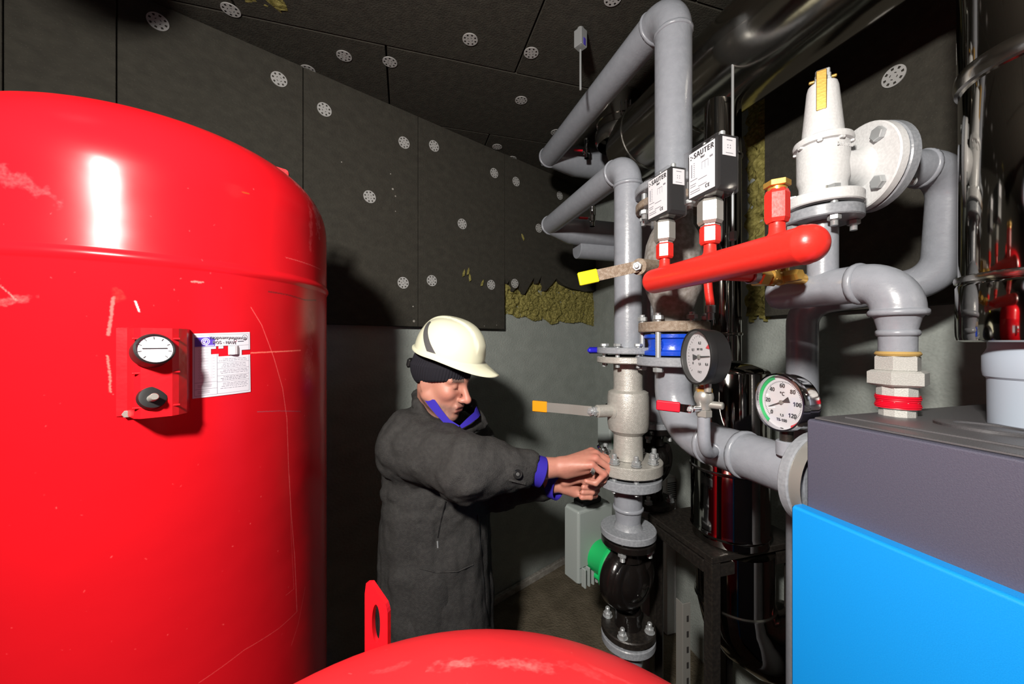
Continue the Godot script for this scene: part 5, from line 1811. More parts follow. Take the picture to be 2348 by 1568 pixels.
# ------------------------------------------------------------------ things at the back
func build_back() -> void:
	var t := thing("heating_pipe", "dark grey upright pipe behind the silver ball valve", "pipe", Vector3(0.566, 0, -1.5))
	var m := MB.new()
	cyl(m, Vector3(0.566, 0, -1.5), Vector3(0.566, 0.92, -1.5), 0.043, 30)
	part("pipe", m, M.pipe, t)
	m = MB.new()
	cyl(m, Vector3(0.566, 1.265, -1.5), Vector3(0.566, 2.1, -1.5), 0.043, 30)
	part("upper_pipe", m, M.pipe, t)
	flange(t, Vector3(0.566, 1.262, -1.5), UP, 0.088, 0.022, M.flange)
	flange(t, Vector3(0.566, 0.922, -1.5), UP, 0.088, 0.022, M.flange)
	pump(Vector3(0.566, 1.12, -1.5), "second green and black pump half hidden behind the ball valve")

	# vented white cabinet
	var c := at(1545, 1140, 2.05)
	t = thing("vented_cabinet", "pale grey vented metal box standing behind the flue stand", "cabinet", Vector3(c.x, 0, c.z))
	var fb := Basis(SD, UP, -FD)
	m = MB.new()
	rbox(m, Transform3D(fb, Vector3(c.x + 0.08, 0.43, c.z - 0.12)), Vector3(0.34, 0.86, 0.22), 0.006)
	var y_top := 0.86
	part("cabinet_body", m, M.white_paint, t)
	for k in 9:
		for j in 2:
			m = MB.new()
			rbox(m, Transform3D(fb, Vector3(c.x + 0.08, y_top - 0.03 - k * 0.011, c.z - 0.12) - FD * 0.111 + SD * (-0.11 + j * 0.13)), Vector3(0.11, 0.005, 0.003), 0.001)
			part("louvre", m, M.black_plastic, t)

	# ceiling sensor with a rod
	var sp := at(1331, 66, 1.37)
	t = thing("ceiling_sensor", "small grey sensor box hanging from the ceiling on a rod", "sensor", sp)
	m = MB.new()
	var sb := Basis(UP, 0.75)
	rbox(m, Transform3D(sb, Vector3(sp.x, CEIL - 0.042, sp.z)), Vector3(0.036, 0.064, 0.036), 0.003)
	part("box", m, M.zinc, t)
	m = MB.new(); rbox(m, Transform3D(sb, Vector3(sp.x, CEIL - 0.06, sp.z) + sb.z * 0.0185), Vector3(0.014, 0.026, 0.001), 0.0003); part("blue_label", m, M.ink_blue, t)
	m = MB.new(); cyl(m, Vector3(sp.x, CEIL - 0.23, sp.z), Vector3(sp.x, CEIL - 0.08, sp.z), 0.004, 14); part("rod", m, M.zinc, t)
	m = MB.new(); cyl(m, Vector3(sp.x, CEIL - 0.015, sp.z), Vector3(sp.x, CEIL, sp.z), 0.012, 14); part("mount", m, M.zinc, t)
	# threaded rod hanging beside the pressure switches
	t = thing("threaded_rod", "thin steel hanger rod with a nut beside the bare wool strip", "rod", at(1680, 548, 1.1))
	var rp := at(1680, 548, 1.1)
	m = MB.new(); cyl(m, rp - UP * 0.02, rp + UP * 0.7, 0.004, 12); part("rod", m, M.zinc, t)
	m = MB.new(); hexa(m, rp - UP * 0.005, rp + UP * 0.022, 0.011); part("nut", m, M.zinc, t)
	# small drain valve below the manifold
	var dp := at(1629, 700, 1.02)
	t = thing("drain_nipple", "small steel nipple on a red tube under the manifold", "fitting", dp)
	m = MB.new(); sweep(m, bend([dp + Vector3(-0.01, 0.1, 0), dp + Vector3(-0.005, 0.04, 0), dp], 0.05, 6), 0.011, 18); part("red_tube", m, M.red_pipe, t)
	m = MB.new(); lathe(m, Transform3D(Basis(), dp - UP * 0.04), pr([0.0, 0, 0.01, 0, 0.01, 0.018, 0.013, 0.02, 0.013, 0.04]), 16); part("nipple", m, M.zinc, t)


# ------------------------------------------------------------------ organic shapes: distance field meshed as surface nets
class Prim:
	var kind := 0
	var a: Vector3
	var b: Vector3
	var ra: float
	var rb: float
	var k := 0.02
	var sub := false
	var inv: Transform3D
	var r: Vector3
	var ba: Vector3
	var bb: float
	func d(p: Vector3) -> float:
		if kind == 0:
			var pa := p - a
			var h := clampf(pa.dot(ba) / bb, 0.0, 1.0)
			return (pa - ba * h).length() - (ra + (rb - ra) * h)
		var q := inv * p
		var k0 := (q / r).length()
		var k1 := (q / (r * r)).length()
		return k0 * (k0 - 1.0) / maxf(k1, 1e-6)

func bone(a: Vector3, b: Vector3, ra: float, rb: float, k := 0.02, sub := false) -> Prim:
	var p := Prim.new()
	p.a = a; p.b = b; p.ra = ra; p.rb = rb; p.k = k; p.sub = sub
	p.ba = b - a
	p.bb = maxf(p.ba.length_squared(), 1e-9)
	return p

func egg(xf: Transform3D, r: Vector3, k := 0.02, sub := false) -> Prim:
	var p := Prim.new()
	p.kind = 1
	p.inv = xf.affine_inverse()
	p.r = r; p.k = k; p.sub = sub
	p.a = xf.origin
	return p

func field(p: Vector3, list: Array, cuts: Array, disp: Callable) -> float:
	var d := 1e9
	for q: Prim in list:
		var e := q.d(p)
		if q.sub:
			e = -e
			var h := maxf(q.k - absf(d - e), 0.0) / q.k
			d = maxf(d, e) + h * h * q.k * 0.25
		else:
			var h := maxf(q.k - absf(d - e), 0.0) / q.k
			d = minf(d, e) - h * h * q.k * 0.25
	for c in cuts:
		if (p - c[0]).length_squared() < c[2] * c[2]:
			d = maxf(d, (p - c[0]).dot(c[1]))
	if disp.is_valid() and absf(d) < 0.05: d += disp.call(p)
	return d

func nets(m: MB, list: Array, cuts: Array, disp: Callable, lo: Vector3, hi: Vector3, cell: float, colour: Callable) -> void:
	var n := Vector3i(((hi - lo) / cell).ceil()) + Vector3i.ONE
	var val := PackedFloat32Array()
	val.resize((n.x + 1) * (n.y + 1) * (n.z + 1))
	val.fill(1e6)
	var sx := 1
	var sy := n.x + 1
	var sz := (n.x + 1) * (n.y + 1)
	var bs := 5
	var hd := cell * bs * 0.5 * 1.75
	var blocks: Array = []
	for bz in range(0, n.z, bs):
		for by in range(0, n.y, bs):
			for bx in range(0, n.x, bs):
				var c := lo + Vector3(bx + bs * 0.5, by + bs * 0.5, bz + bs * 0.5) * cell
				var act: Array = []
				var dm := 1e9
				var ds := PackedFloat32Array()
				for q: Prim in list:
					var e := q.d(c)
					ds.append(e)
					if not q.sub: dm = minf(dm, e)
				if dm > hd + 0.02 or dm < -hd - 0.06: continue
				for i in list.size():
					var q: Prim = list[i]
					if (q.sub and ds[i] < hd + q.k) or (not q.sub and ds[i] < dm + 2.0 * hd + q.k * 1.2): act.append(q)
				blocks.append(Vector3i(bx, by, bz))
				for z in range(bz, mini(bz + bs, n.z) + 1):
					for y in range(by, mini(by + bs, n.y) + 1):
						for x in range(bx, mini(bx + bs, n.x) + 1):
							var id := x + y * sy + z * sz
							if val[id] > 1e5:
								val[id] = field(lo + Vector3(x, y, z) * cell, act, cuts, disp)
	var vid := {}
	var vp := PackedVector3Array()
	for b: Vector3i in blocks:
		for z in range(b.z, mini(b.z + bs, n.z)):
			for y in range(b.y, mini(b.y + bs, n.y)):
				for x in range(b.x, mini(b.x + bs, n.x)):
					var id := x + y * sy + z * sz
					var v0 := val[id]; var v1 := val[id + 1]; var v2 := val[id + sy]; var v3 := val[id + sy + 1]
					var v4 := val[id + sz]; var v5 := val[id + sz + 1]; var v6 := val[id + sz + sy]; var v7 := val[id + sz + sy + 1]
					var mask := int(v0 < 0) + int(v1 < 0) + int(v2 < 0) + int(v3 < 0) + int(v4 < 0) + int(v5 < 0) + int(v6 < 0) + int(v7 < 0)
					if mask == 0 or mask == 8: continue
					var s := Vector3.ZERO
					var k := 0
					if (v0 < 0) != (v1 < 0): s += Vector3(v0 / (v0 - v1), 0, 0); k += 1
					if (v2 < 0) != (v3 < 0): s += Vector3(v2 / (v2 - v3), 1, 0); k += 1
					if (v4 < 0) != (v5 < 0): s += Vector3(v4 / (v4 - v5), 0, 1); k += 1
					if (v6 < 0) != (v7 < 0): s += Vector3(v6 / (v6 - v7), 1, 1); k += 1
					if (v0 < 0) != (v2 < 0): s += Vector3(0, v0 / (v0 - v2), 0); k += 1
					if (v1 < 0) != (v3 < 0): s += Vector3(1, v1 / (v1 - v3), 0); k += 1
					if (v4 < 0) != (v6 < 0): s += Vector3(0, v4 / (v4 - v6), 1); k += 1
					if (v5 < 0) != (v7 < 0): s += Vector3(1, v5 / (v5 - v7), 1); k += 1
					if (v0 < 0) != (v4 < 0): s += Vector3(0, 0, v0 / (v0 - v4)); k += 1
					if (v1 < 0) != (v5 < 0): s += Vector3(1, 0, v1 / (v1 - v5)); k += 1
					if (v2 < 0) != (v6 < 0): s += Vector3(0, 1, v2 / (v2 - v6)); k += 1
					if (v3 < 0) != (v7 < 0): s += Vector3(1, 1, v3 / (v3 - v7)); k += 1
					vid[id] = vp.size()
					vp.append(lo + (Vector3(x, y, z) + s / k) * cell)
	var nr := PackedVector3Array()
	nr.resize(vp.size())
	var faces := PackedInt32Array()
	for id: int in vid:
		var inside := val[id] < 0
		for ax in 3:
			var st: int = [sx, sy, sz][ax]
			var t1: int = [sy, sz, sx][ax]
			var t2: int = [sz, sx, sy][ax]
			if (val[id + st] < 0) == inside: continue
			if not (vid.has(id - t1) and vid.has(id - t2) and vid.has(id - t1 - t2)): continue
			var q0: int = vid[id]; var q1: int = vid[id - t1]; var q2: int = vid[id - t1 - t2]; var q3: int = vid[id - t2]
			var nn := (vp[q2] - vp[q0]).cross(vp[q3] - vp[q1])
			var dir := Vector3.ZERO
			dir[ax] = 1.0 if inside else -1.0
			if nn.dot(dir) < 0.0: nn = -nn
			for w in [q0, q1, q2, q3]: nr[w] += nn
			faces.append_array(PackedInt32Array([q0, q1, q2, q0, q2, q3]))
	var cols := PackedColorArray()
	for i in vp.size():
		nr[i] = nr[i].normalized()
		cols.append(colour.call(vp[i]) if colour.is_valid() else Color.WHITE)
	for i in range(0, faces.size(), 3):
		var a := faces[i]; var b := faces[i + 1]; var c := faces[i + 2]
		var g := (vp[c] - vp[a]).cross(vp[b] - vp[a])
		if g.dot(nr[a] + nr[b] + nr[c]) < 0.0:
			var w := b; b = c; c = w
		m.v.append_array(PackedVector3Array([vp[a], vp[b], vp[c]]))
		m.n.append_array(PackedVector3Array([nr[a], nr[b], nr[c]]))
		m.c.append_array(PackedColorArray([cols[a], cols[b], cols[c]]))

# ------------------------------------------------------------------ the fitter
func chain(list: Array, pts: Array, rad: Array, k: float) -> void:
	for i in pts.size() - 1: list.append(bone(pts[i], pts[i + 1], rad[i], rad[i + 1], k))

func ribbon(m: MB, top: Array, low: Array, thick: float) -> void:
	# a thick cloth strip between two edge polylines
	var n := top.size()
	var nn: Array[Vector3] = []
	for i in n:
		var a: Vector3 = top[mini(i + 1, n - 1)] - top[maxi(i - 1, 0)]
		var b: Vector3 = top[i] - low[i]
		var q := a.cross(b).normalized()
		if q.dot(Vector3(0, EYE, 0) - top[i]) < 0: q = -q
		nn.append(q)
	for i in n - 1:
		var h0 := nn[i] * thick / 2; var h1 := nn[i + 1] * thick / 2
		m.quad(top[i] + h0, low[i] + h0, low[i + 1] + h1, top[i + 1] + h1, nn[i], nn[i], nn[i + 1], nn[i + 1])
		m.quad(top[i] - h0, low[i] - h0, low[i + 1] - h1, top[i + 1] - h1, -nn[i], -nn[i], -nn[i + 1], -nn[i + 1])
		m.fquad(top[i] + h0, top[i] - h0, top[i + 1] - h1, top[i + 1] + h1, top[i] - low[i])
		m.fquad(low[i] + h0, low[i] - h0, low[i + 1] - h1, low[i + 1] + h1, low[i] - top[i])

func build_person() -> void:
	var skin := StandardMaterial3D.new()
	skin.vertex_color_use_as_albedo = true
	skin.roughness = 0.48
	skin.normal_enabled = true
	skin.normal_texture = T.grit
	skin.normal_scale = 0.18
	skin.uv1_triplanar = true
	skin.uv1_scale = Vector3.ONE * 14.0
	skin.subsurf_scatter_enabled = true
	skin.subsurf_scatter_strength = 0.1
	var weave := noise_image(41, 0.25, 2)
	var coat_m := mat(Color.WHITE, 0.8, 0, bump_tex(weave, 5.0), 0.3, 4.0, ramp_tex(noise_image(43, 0.03, 6, 512), rgb(50, 49, 49), rgb(59, 58, 57), .25, .75, .01, rgb(82, 80, 77), 44), 0.3)
	var blue_m := mat(rgb(52, 40, 158), 0.75, 0, bump_tex(weave, 5.0), 0.3, 14.0, null, 0.3)
	var knit_m := mat(rgb(38, 37, 43), 0.9, 0, bump_tex(weave, 6.0), 0.5, 16.0, null, 0.2)
	var shell_m := mat(rgb(226, 226, 200), 0.3)

	# joints
	var SR := at(944, 1016, 1.29); var ER := at(1076, 1074, 1.12); var CR := at(1226, 1073, 1.15)
	var SL := at(1070, 1005, 1.52); var EL := at(1140, 1112, 1.41); var CL := at(1266, 1110, 1.255)
	var NB := at(990, 955, 1.37)
	var C := at(1012, 872, 1.30)
	var hip := Vector3(at(1000, 1000, 1.40).x, 0.9, -1.40)
	var yaw := deg_to_rad(26.0)
	var pit := deg_to_rad(16.0)
	var fw := Vector3(cos(yaw) * cos(pit), -sin(pit), sin(yaw) * cos(pit))
	var rt := Vector3(-sin(yaw), 0, cos(yaw))
	var upv := rt.cross(fw)
	var H := Transform3D(Basis(fw, upv, rt), C)

	var person := thing("person", "man in a white hard hat and dark coat tightening a flange bolt with a wrench", "person", Vector3(hip.x, 0, hip.z))

	# ---- body: torso, arms and legs (under the clothes), head and hands, one mesh
	var m := MB.new()
	var base := Color(0.52, 0.25, 0.18)
	var body: Array = []
	chain(body, [NB + Vector3(0, -0.08, -0.02), hip], [0.1, 0.12], 0.05)
	chain(body, [NB + Vector3(0, -0.1, 0), SR, ER, CR], [0.05, 0.05, 0.042, 0.03], 0.03)
	chain(body, [NB + Vector3(0, -0.1, 0), SL, EL, CL], [0.05, 0.05, 0.042, 0.03], 0.03)
	var footR := Vector3(hip.x - 0.02, 0.1, hip.z + 0.13)
	var footL := Vector3(hip.x + 0.08, 0.1, hip.z - 0.14)
	chain(body, [hip + Vector3(0, -0.05, 0.09), footR + UP * 0.4, footR], [0.09, 0.06, 0.045], 0.03)
	chain(body, [hip + Vector3(0, -0.05, -0.09), footL + UP * 0.4, footL], [0.09, 0.06, 0.045], 0.03)
	chain(body, [NB + Vector3(0, -0.06, 0), H * Vector3(-0.03, -0.05, 0)], [0.05, 0.05], 0.03)
	var flat_col := func(_p: Vector3) -> Color: return base
	nets(m, body, [], NOFN, Vector3(-0.62, 0.02, -1.72), Vector3(0.2, 1.5, -1.0), 0.018, flat_col)

	# head
	var hp: Array = []
	hp.append(egg(H.translated_local(Vector3(-0.018, 0.05, 0)), Vector3(0.096, 0.085, 0.074), 0.03))
	hp.append(egg(H.translated_local(Vector3(0.028, -0.028, 0)), Vector3(0.064, 0.082, 0.06), 0.04))
	for s in [-1.0, 1.0]:
		hp.append(bone(H * Vector3(-0.005, -0.05, 0.054 * s), H * Vector3(0.062, -0.102, 0.018 * s), 0.02, 0.019, 0.03))
		hp.append(egg(H.translated_local(Vector3(0.062, -0.018, 0.041 * s)), Vector3(0.026, 0.022, 0.022), 0.025))
		hp.append(bone(H * Vector3(0.087, 0.03, 0.012 * s), H * Vector3(0.07, 0.028, 0.05 * s), 0.013, 0.011, 0.018))
	hp.append(egg(H.translated_local(Vector3(0.072, -0.105, 0)), Vector3(0.023, 0.019, 0.026), 0.02))
	hp.append(egg(H.translated_local(Vector3(0.07, -0.06, 0)), Vector3(0.03, 0.028, 0.034), 0.02))
	for s in [-1.0, 1.0]:
		hp.append(egg(H.translated_local(Vector3(0.098, 0.009, 0.033 * s)), Vector3(0.018, 0.013, 0.019), 0.012, true))
		hp.append(egg(H.translated_local(Vector3(0.074, 0.008, 0.033 * s)), Vector3(0.0145, 0.0125, 0.0155), 0.006))
		hp.append(bone(H * Vector3(0.105, -0.028, 0.02 * s), H * Vector3(0.092, -0.066, 0.035 * s), 0.0055, 0.004, 0.008, true))
	hp.append(bone(H * Vector3(0.088, 0.02, 0), H * Vector3(0.12, -0.028, 0), 0.009, 0.0125, 0.014))
	hp.append(egg(H.translated_local(Vector3(0.119, -0.031, 0)), Vector3(0.014, 0.0125, 0.0135), 0.008))
	for s in [-1.0, 1.0]: hp.append(egg(H.translated_local(Vector3(0.105, -0.035, 0.0135 * s)), Vector3(0.012, 0.0085, 0.008), 0.006))
	hp.append(bone(H * Vector3(0.097, -0.061, -0.017), H * Vector3(0.097, -0.061, 0.017), 0.0065, 0.0065, 0.01))
	hp.append(bone(H * Vector3(0.094, -0.075, -0.014), H * Vector3(0.094, -0.075, 0.014), 0.0075, 0.0075, 0.01))
	hp.append(bone(H * Vector3(0.106, -0.068, -0.024), H * Vector3(0.106, -0.068, 0.024), 0.0035, 0.0035, 0.005, true))
	for s in [-1.0, 1.0]:
		hp.append(egg(Transform3D(H.basis * Basis(Vector3(0, 1, 0), 0.35 * s), H * Vector3(-0.012, -0.005, 0.07 * s)), Vector3(0.019, 0.032, 0.008), 0.008))
	hp.append(bone(H * Vector3(-0.03, -0.04, 0), NB + Vector3(0, -0.03, 0), 0.052, 0.052, 0.03))
	hp.append(egg(H.translated_local(Vector3(0.03, -0.125, 0)), Vector3(0.03, 0.02, 0.03), 0.03))
	var fn := FastNoiseLite.new()
	fn.seed = 9
	fn.frequency = 60.0
	var head_col := func(p: Vector3) -> Color:
		var q := H.affine_inverse() * p
		var c := base
		var n := fn.get_noise_3dv(p)
		c = c.lerp(Color(0.50, 0.2, 0.15), 0.35 + 0.3 * n)
		var az := absf(q.z)
		# ruddier nose and cheeks, beard shadow of stubble, lips, brows, lash line
		c = c.lerp(Color(0.62, 0.2, 0.16), 0.75 * clampf(1.0 - q.distance_to(Vector3(0.115, -0.03, 0)) / 0.028, 0, 1))
		c = c.lerp(Color(0.58, 0.2, 0.15), 0.6 * clampf(1.0 - Vector3(q.x, q.y, az).distance_to(Vector3(0.07, -0.025, 0.05)) / 0.035, 0, 1))
		var beard := smoothstep(-0.05, -0.068, q.y) * smoothstep(0.0, 0.02, q.x + 0.04)
		if q.y > -0.1 and q.y < -0.04 and q.x > 0.086 and az < 0.022: beard = 0.4
		c = c.lerp(Color(0.22, 0.14, 0.12), beard * (0.6 + 0.4 * n))
		if q.x > 0.086 and az < 0.021 and q.y < -0.057 and q.y > -0.083: c = c.lerp(Color(0.40, 0.13, 0.11), 0.75)
		if q.x > 0.082 and az < 0.023 and absf(q.y + 0.068) < 0.002: c = Color(0.12, 0.04, 0.035)
		if az > 0.014 and az < 0.054 and q.x > 0.06 and absf(q.y - 0.0345 + az * 0.08) < 0.0075 + 0.002 * n: c = c.lerp(Color(0.09, 0.07, 0.06), 0.85)
		if az > 0.02 and az < 0.046 and q.x > 0.07 and absf(q.y - 0.0015 + absf(az - 0.033) * 0.15) < 0.0017: c = Color(0.05, 0.03, 0.025)
		return c
	nets(m, hp, [], NOFN, C + Vector3(-0.17, -0.2, -0.15), C + Vector3(0.15, 0.15, 0.15), 0.0034, head_col)

	# right hand: a fist with the knuckles up, little finger nearest the viewer
	var W1 := at(1278, 1070, 1.165)
	var rh: Array = []
	rh.append(bone(at(1222, 1073, 1.155), W1, 0.034, 0.027, 0.02))
	rh.append(bone(at(1222, 1078, 1.16), W1 + Vector3(0, -0.008, -0.012), 0.03, 0.024, 0.02))
	var mcp := [at(1356, 1036, 1.205), at(1366, 1041, 1.182), at(1366, 1051, 1.157), at(1357, 1066, 1.135)]
	var pip := [at(1389, 1050, 1.215), at(1399, 1060, 1.186), at(1398, 1074, 1.157), at(1386, 1087, 1.133)]
	var dip := [at(1384, 1080, 1.215), at(1389, 1092, 1.19), at(1384, 1101, 1.16), at(1366, 1108, 1.137)]
	var tip := [at(1360, 1084, 1.20), at(1364, 1096, 1.18), at(1358, 1102, 1.155), at(1344, 1103, 1.14)]
	for i in 4:
		rh.append(bone(W1 + (mcp[i] - W1) * 0.15, mcp[i], 0.019, 0.0145 - 0.001 * i, 0.016))
	rh.append(bone(at(1300, 1082, 1.17), at(1346, 1076, 1.16), 0.021, 0.014, 0.02))
	for i in 4:
		var f := 1.0 - 0.06 * (i if i != 1 else 0)
		chain(rh, [mcp[i], pip[i], dip[i], tip[i]], [0.0135 * f, 0.0115 * f, 0.0102 * f, 0.009 * f], 0.0045)
	chain(rh, [at(1292, 1076, 1.2), at(1330, 1080, 1.222), at(1356, 1074, 1.228), at(1378, 1070, 1.225)], [0.018, 0.0135, 0.0115, 0.0095], 0.008)
	var hand_col := func(tips: Array, knuckles: Array) -> Callable:
		return func(p: Vector3) -> Color:
			var n := fn.get_noise_3dv(p)
			var c := Color(0.55, 0.25, 0.18).lerp(Color(0.46, 0.18, 0.14), 0.4 + 0.4 * n)
			for q: Vector3 in knuckles:
				c = c.lerp(Color(0.52, 0.14, 0.11), 0.6 * clampf(1.0 - p.distance_to(q) / 0.022, 0, 1))
			for q: Vector3 in tips:
				c = c.lerp(Color(0.55, 0.2, 0.15), 0.5 * clampf(1.0 - p.distance_to(q) / 0.014, 0, 1))
			return c
	nets(m, rh, [], NOFN, at(1200, 1180, 1.16) + Vector3(0, 0, -0.12), at(1440, 990, 1.16) + Vector3(0, 0, 0.12), 0.0032, hand_col.call(tip, mcp + pip))

	# left hand: a fist seen from the finger side
	var W2 := at(1290, 1108, 1.25)
	var lh: Array = []
	lh.append(bone(at(1258, 1110, 1.255), W2, 0.032, 0.027, 0.02))
	var mc2: Array = []; var pi2: Array = []; var di2: Array = []; var ti2: Array = []
	for i in 4:
		var dv := i * 12.0
		mc2.append(at(1352 - i * 3, 1096 + dv, 1.275))
		pi2.append(at(1376 - i * 4, 1100 + dv, 1.248))
		di2.append(at(1366 - i * 4, 1104 + dv, 1.213))
		ti2.append(at(1340 - i * 2, 1105 + dv, 1.207))
	for i in 4:
		lh.append(bone(W2 + (mc2[i] - W2) * 0.15, mc2[i], 0.02, 0.0145, 0.016))
		var f := 1.0 - 0.05 * i
		chain(lh, [mc2[i], pi2[i], di2[i], ti2[i]], [0.013 * f, 0.0112 * f, 0.01 * f, 0.009 * f], 0.004)
	lh.append(bone(at(1300, 1118, 1.235), at(1318, 1128, 1.235), 0.02, 0.018, 0.02))
	chain(lh, [at(1296, 1104, 1.225), at(1326, 1097, 1.21), at(1352, 1091, 1.207), at(1372, 1090, 1.215)], [0.018, 0.0135, 0.0115, 0.0095], 0.007)
	nets(m, lh, [], NOFN, at(1235, 1190, 1.24) + Vector3(0, 0, -0.1), at(1420, 1040, 1.24) + Vector3(0, 0, 0.1), 0.0032, hand_col.call(ti2, mc2 + pi2))
	part("body", m, skin, person)

	# ---- coat
	var cl: Array = []
	var y0 := 0.42
	cl.append(bone(at(964, 1040, 1.35), Vector3(at(968, 1000, 1.35).x, y0, -1.35), 0.135, 0.17, 0.06))
	cl.append(bone(at(1050, 1030, 1.46), Vector3(at(1040, 1000, 1.46).x, y0, -1.46), 0.125, 0.15, 0.12))
	cl.append(bone(at(1040, 1080, 1.36), Vector3(at(1040, 1000, 1.36).x, y0, -1.36), 0.1, 0.145, 0.08))
	chain(cl, [NB + Vector3(-0.03, -0.045, 0.0), SR], [0.085, 0.1], 0.06)
	chain(cl, [NB + Vector3(0.02, -0.055, -0.03), SL], [0.085, 0.095], 0.06)
	chain(cl, [SR, ER, CR + (CR - ER).normalized() * 0.03], [0.118, 0.098, 0.05], 0.035)
	chain(cl, [SL, EL, CL + (CL - EL).normalized() * 0.03], [0.1, 0.088, 0.046], 0.035)
	# stand collar
	for dy in [0.0, 0.022]:
		var u := Vector3(0, dy, 0)
		chain(cl, [at(956, 918, 1.38) + u, at(958, 934, 1.29) + u * 0.7, at(982, 974, 1.245) + u * 0.4, at(1028, 1010, 1.23) + u * 0.2], [0.019, 0.019, 0.017, 0.014], 0.014)
		chain(cl, [at(956, 918, 1.38) + u, at(1010, 915, 1.46) + u, at(1080, 940, 1.42) + u, at(1108, 972, 1.36) + u * 0.5, at(1062, 1000, 1.25) + u * 0.2], [0.019, 0.019, 0.018, 0.018, 0.014], 0.014)
	var arm_r := (CR - ER).normalized()
	var arm_l := (CL - EL).normalized()
	var cuts := [[CR, (arm_r - UP * 0.3).normalized(), 0.1], [CL, arm_l, 0.09], [Vector3(hip.x, y0, hip.z), -UP, 0.4]]
	var wn := FastNoiseLite.new()
	wn.seed = 21
	wn.frequency = 5.5
	wn.fractal_octaves = 3
	var wn2 := FastNoiseLite.new()
	wn2.seed = 23
	wn2.frequency = 1.0
	wn2.noise_type = FastNoiseLite.TYPE_SIMPLEX_SMOOTH
	wn2.fractal_type = FastNoiseLite.FRACTAL_RIDGED
	wn2.fractal_octaves = 2
	var folds := func(p: Vector3) -> float:
		var q := Vector3(p.x * 9.0 - p.y * 7.0, p.y * 9.0 + p.x * 5.0, p.z * 7.0)
		if p.y < 1.0: q = Vector3(p.x * 13.0, p.y * 2.6, p.z * 13.0)
		return 0.012 * wn.get_noise_3dv(p) + 0.009 * maxf(0.0, wn2.get_noise_3dv(q))
	m = MB.new()
	nets(m, cl, cuts, folds, Vector3(-0.64, y0 - 0.03, -1.75), Vector3(0.22, 1.53, -0.98), 0.0095, NOFN)
	var coat := part("coat", m, coat_m, person, "long dark charcoal work coat")
	var on_coat := func(u: float, v: float) -> Vector3:
		var d := 0.95
		for i in 90:
			var e := field(at(u, v, d), cl, cuts, folds)
			if e < 0.0015: break
			d += maxf(e * 0.6, 0.001)
		return at(u, v, d)
	# button and strap on the sleeve, pocket zips, front zip
	var b0: Vector3 = on_coat.call(1187, 1087)
	m = MB.new()
	var bn := (Vector3(0.1, EYE + 0.1, 0) - b0).normalized()
	lathe(m, along(b0 - bn * 0.001, bn), pr([0.0135, 0, 0.0135, 0.003, 0.012, 0.0045, 0.010, 0.0035, 0.009, 0.0025, 0.007, 0.004, 0.005, 0.0025, 0.0, 0.0025]), 26)
	part("button", m, M.black_plastic, coat)
	m = MB.new()
	var st_top: Array = []; var st_low: Array = []
	for i in 7:
		st_top.append(on_coat.call(1168 + i * 6.5, 1062 + i * 1.5) + bn * 0.002)
		st_low.append(on_coat.call(1166 + i * 6.5, 1102 + i * 1.6) + bn * 0.002)
	ribbon(m, st_top, st_low, 0.003)
	part("sleeve_strap", m, coat_m, coat)
	var seam := func(pts: Array, r: float, called: String, mt: Material) -> void:
		var q := PackedVector3Array()
		for i in pts.size() - 1:
			for k in 8:
				q.append(on_coat.call(lerpf(pts[i][0], pts[i + 1][0], k / 8.0), lerpf(pts[i][1], pts[i + 1][1], k / 8.0)))
		var mm := MB.new()
		sweep(mm, q, r, 8)
		part(called, mm, mt, coat)
	seam.call([[1022, 1150], [1010, 1200], [1003, 1238]], 0.0022, "pocket_zip", M.black_plastic)
	seam.call([[1003, 1240], [1004, 1258]], 0.0028, "zip_pull", M.zinc)
	seam.call([[1096, 1180], [1100, 1240], [1106, 1300], [1112, 1380], [1120, 1440]], 0.003, "front_zip", M.black_plastic)
	seam.call([[962, 1302], [1000, 1312], [1050, 1310], [1090, 1292]], 0.0025, "pocket_edge", coat_m)

	# ---- trousers and boots
	var tr: Array = []
	chain(tr, [hip + Vector3(0, -0.1, 0.09), footR + UP * 0.4, footR - UP * 0.02], [0.115, 0.085, 0.075], 0.03)
	chain(tr, [hip + Vector3(0, -0.1, -0.09), footL + UP * 0.4, footL - UP * 0.02], [0.115, 0.085, 0.075], 0.03)
	m = MB.new()
	nets(m, tr, [[hip + UP * -0.84, -UP, 0.5]], NOFN, Vector3(hip.x - 0.25, 0.03, hip.z - 0.32), Vector3(hip.x + 0.28, 0.9, hip.z + 0.32), 0.016, NOFN)
	part("trousers", m, coat_m, person)
	for f in [footR, footL]:
		var bp: Array = []
		chain(bp, [f + Vector3(0.0, 0.02, 0), f + Vector3(-0.02, -0.055, 0)], [0.05, 0.045], 0.02)
		chain(bp, [f + Vector3(-0.03, -0.06, 0), f + Vector3(0.15, -0.065, 0.03)], [0.042, 0.038], 0.03)
		m = MB.new()
		nets(m, bp, [[f - UP * 0.1, -UP, 0.5]], NOFN, f + Vector3(-0.1, -0.12, -0.1), f + Vector3(0.22, 0.1, 0.12), 0.01, NOFN)
		part("boot", m, M.black_plastic, person)

	# ---- blue shirt: collar flaps and cuffs
	m = MB.new()
	ribbon(m, [at(962, 886, 1.33), at(975, 890, 1.262), at(994, 911, 1.24), at(1011, 937, 1.229), at(1030, 961, 1.223), at(1054, 976, 1.22)], [at(958, 908, 1.33), at(968, 908, 1.255), at(984, 932, 1.233), at(1001, 952, 1.224), at(1024, 976, 1.218), at(1046, 988, 1.216)], 0.004)
	ribbon(m, [at(1054, 976, 1.22), at(1070, 960, 1.245), at(1088, 944, 1.285), at(1092, 932, 1.33)], [at(1060, 982, 1.218), at(1076, 973, 1.24), at(1096, 958, 1.28), at(1100, 952, 1.33)], 0.004)
	part("shirt_collar", m, blue_m, person, "violet blue shirt collar")
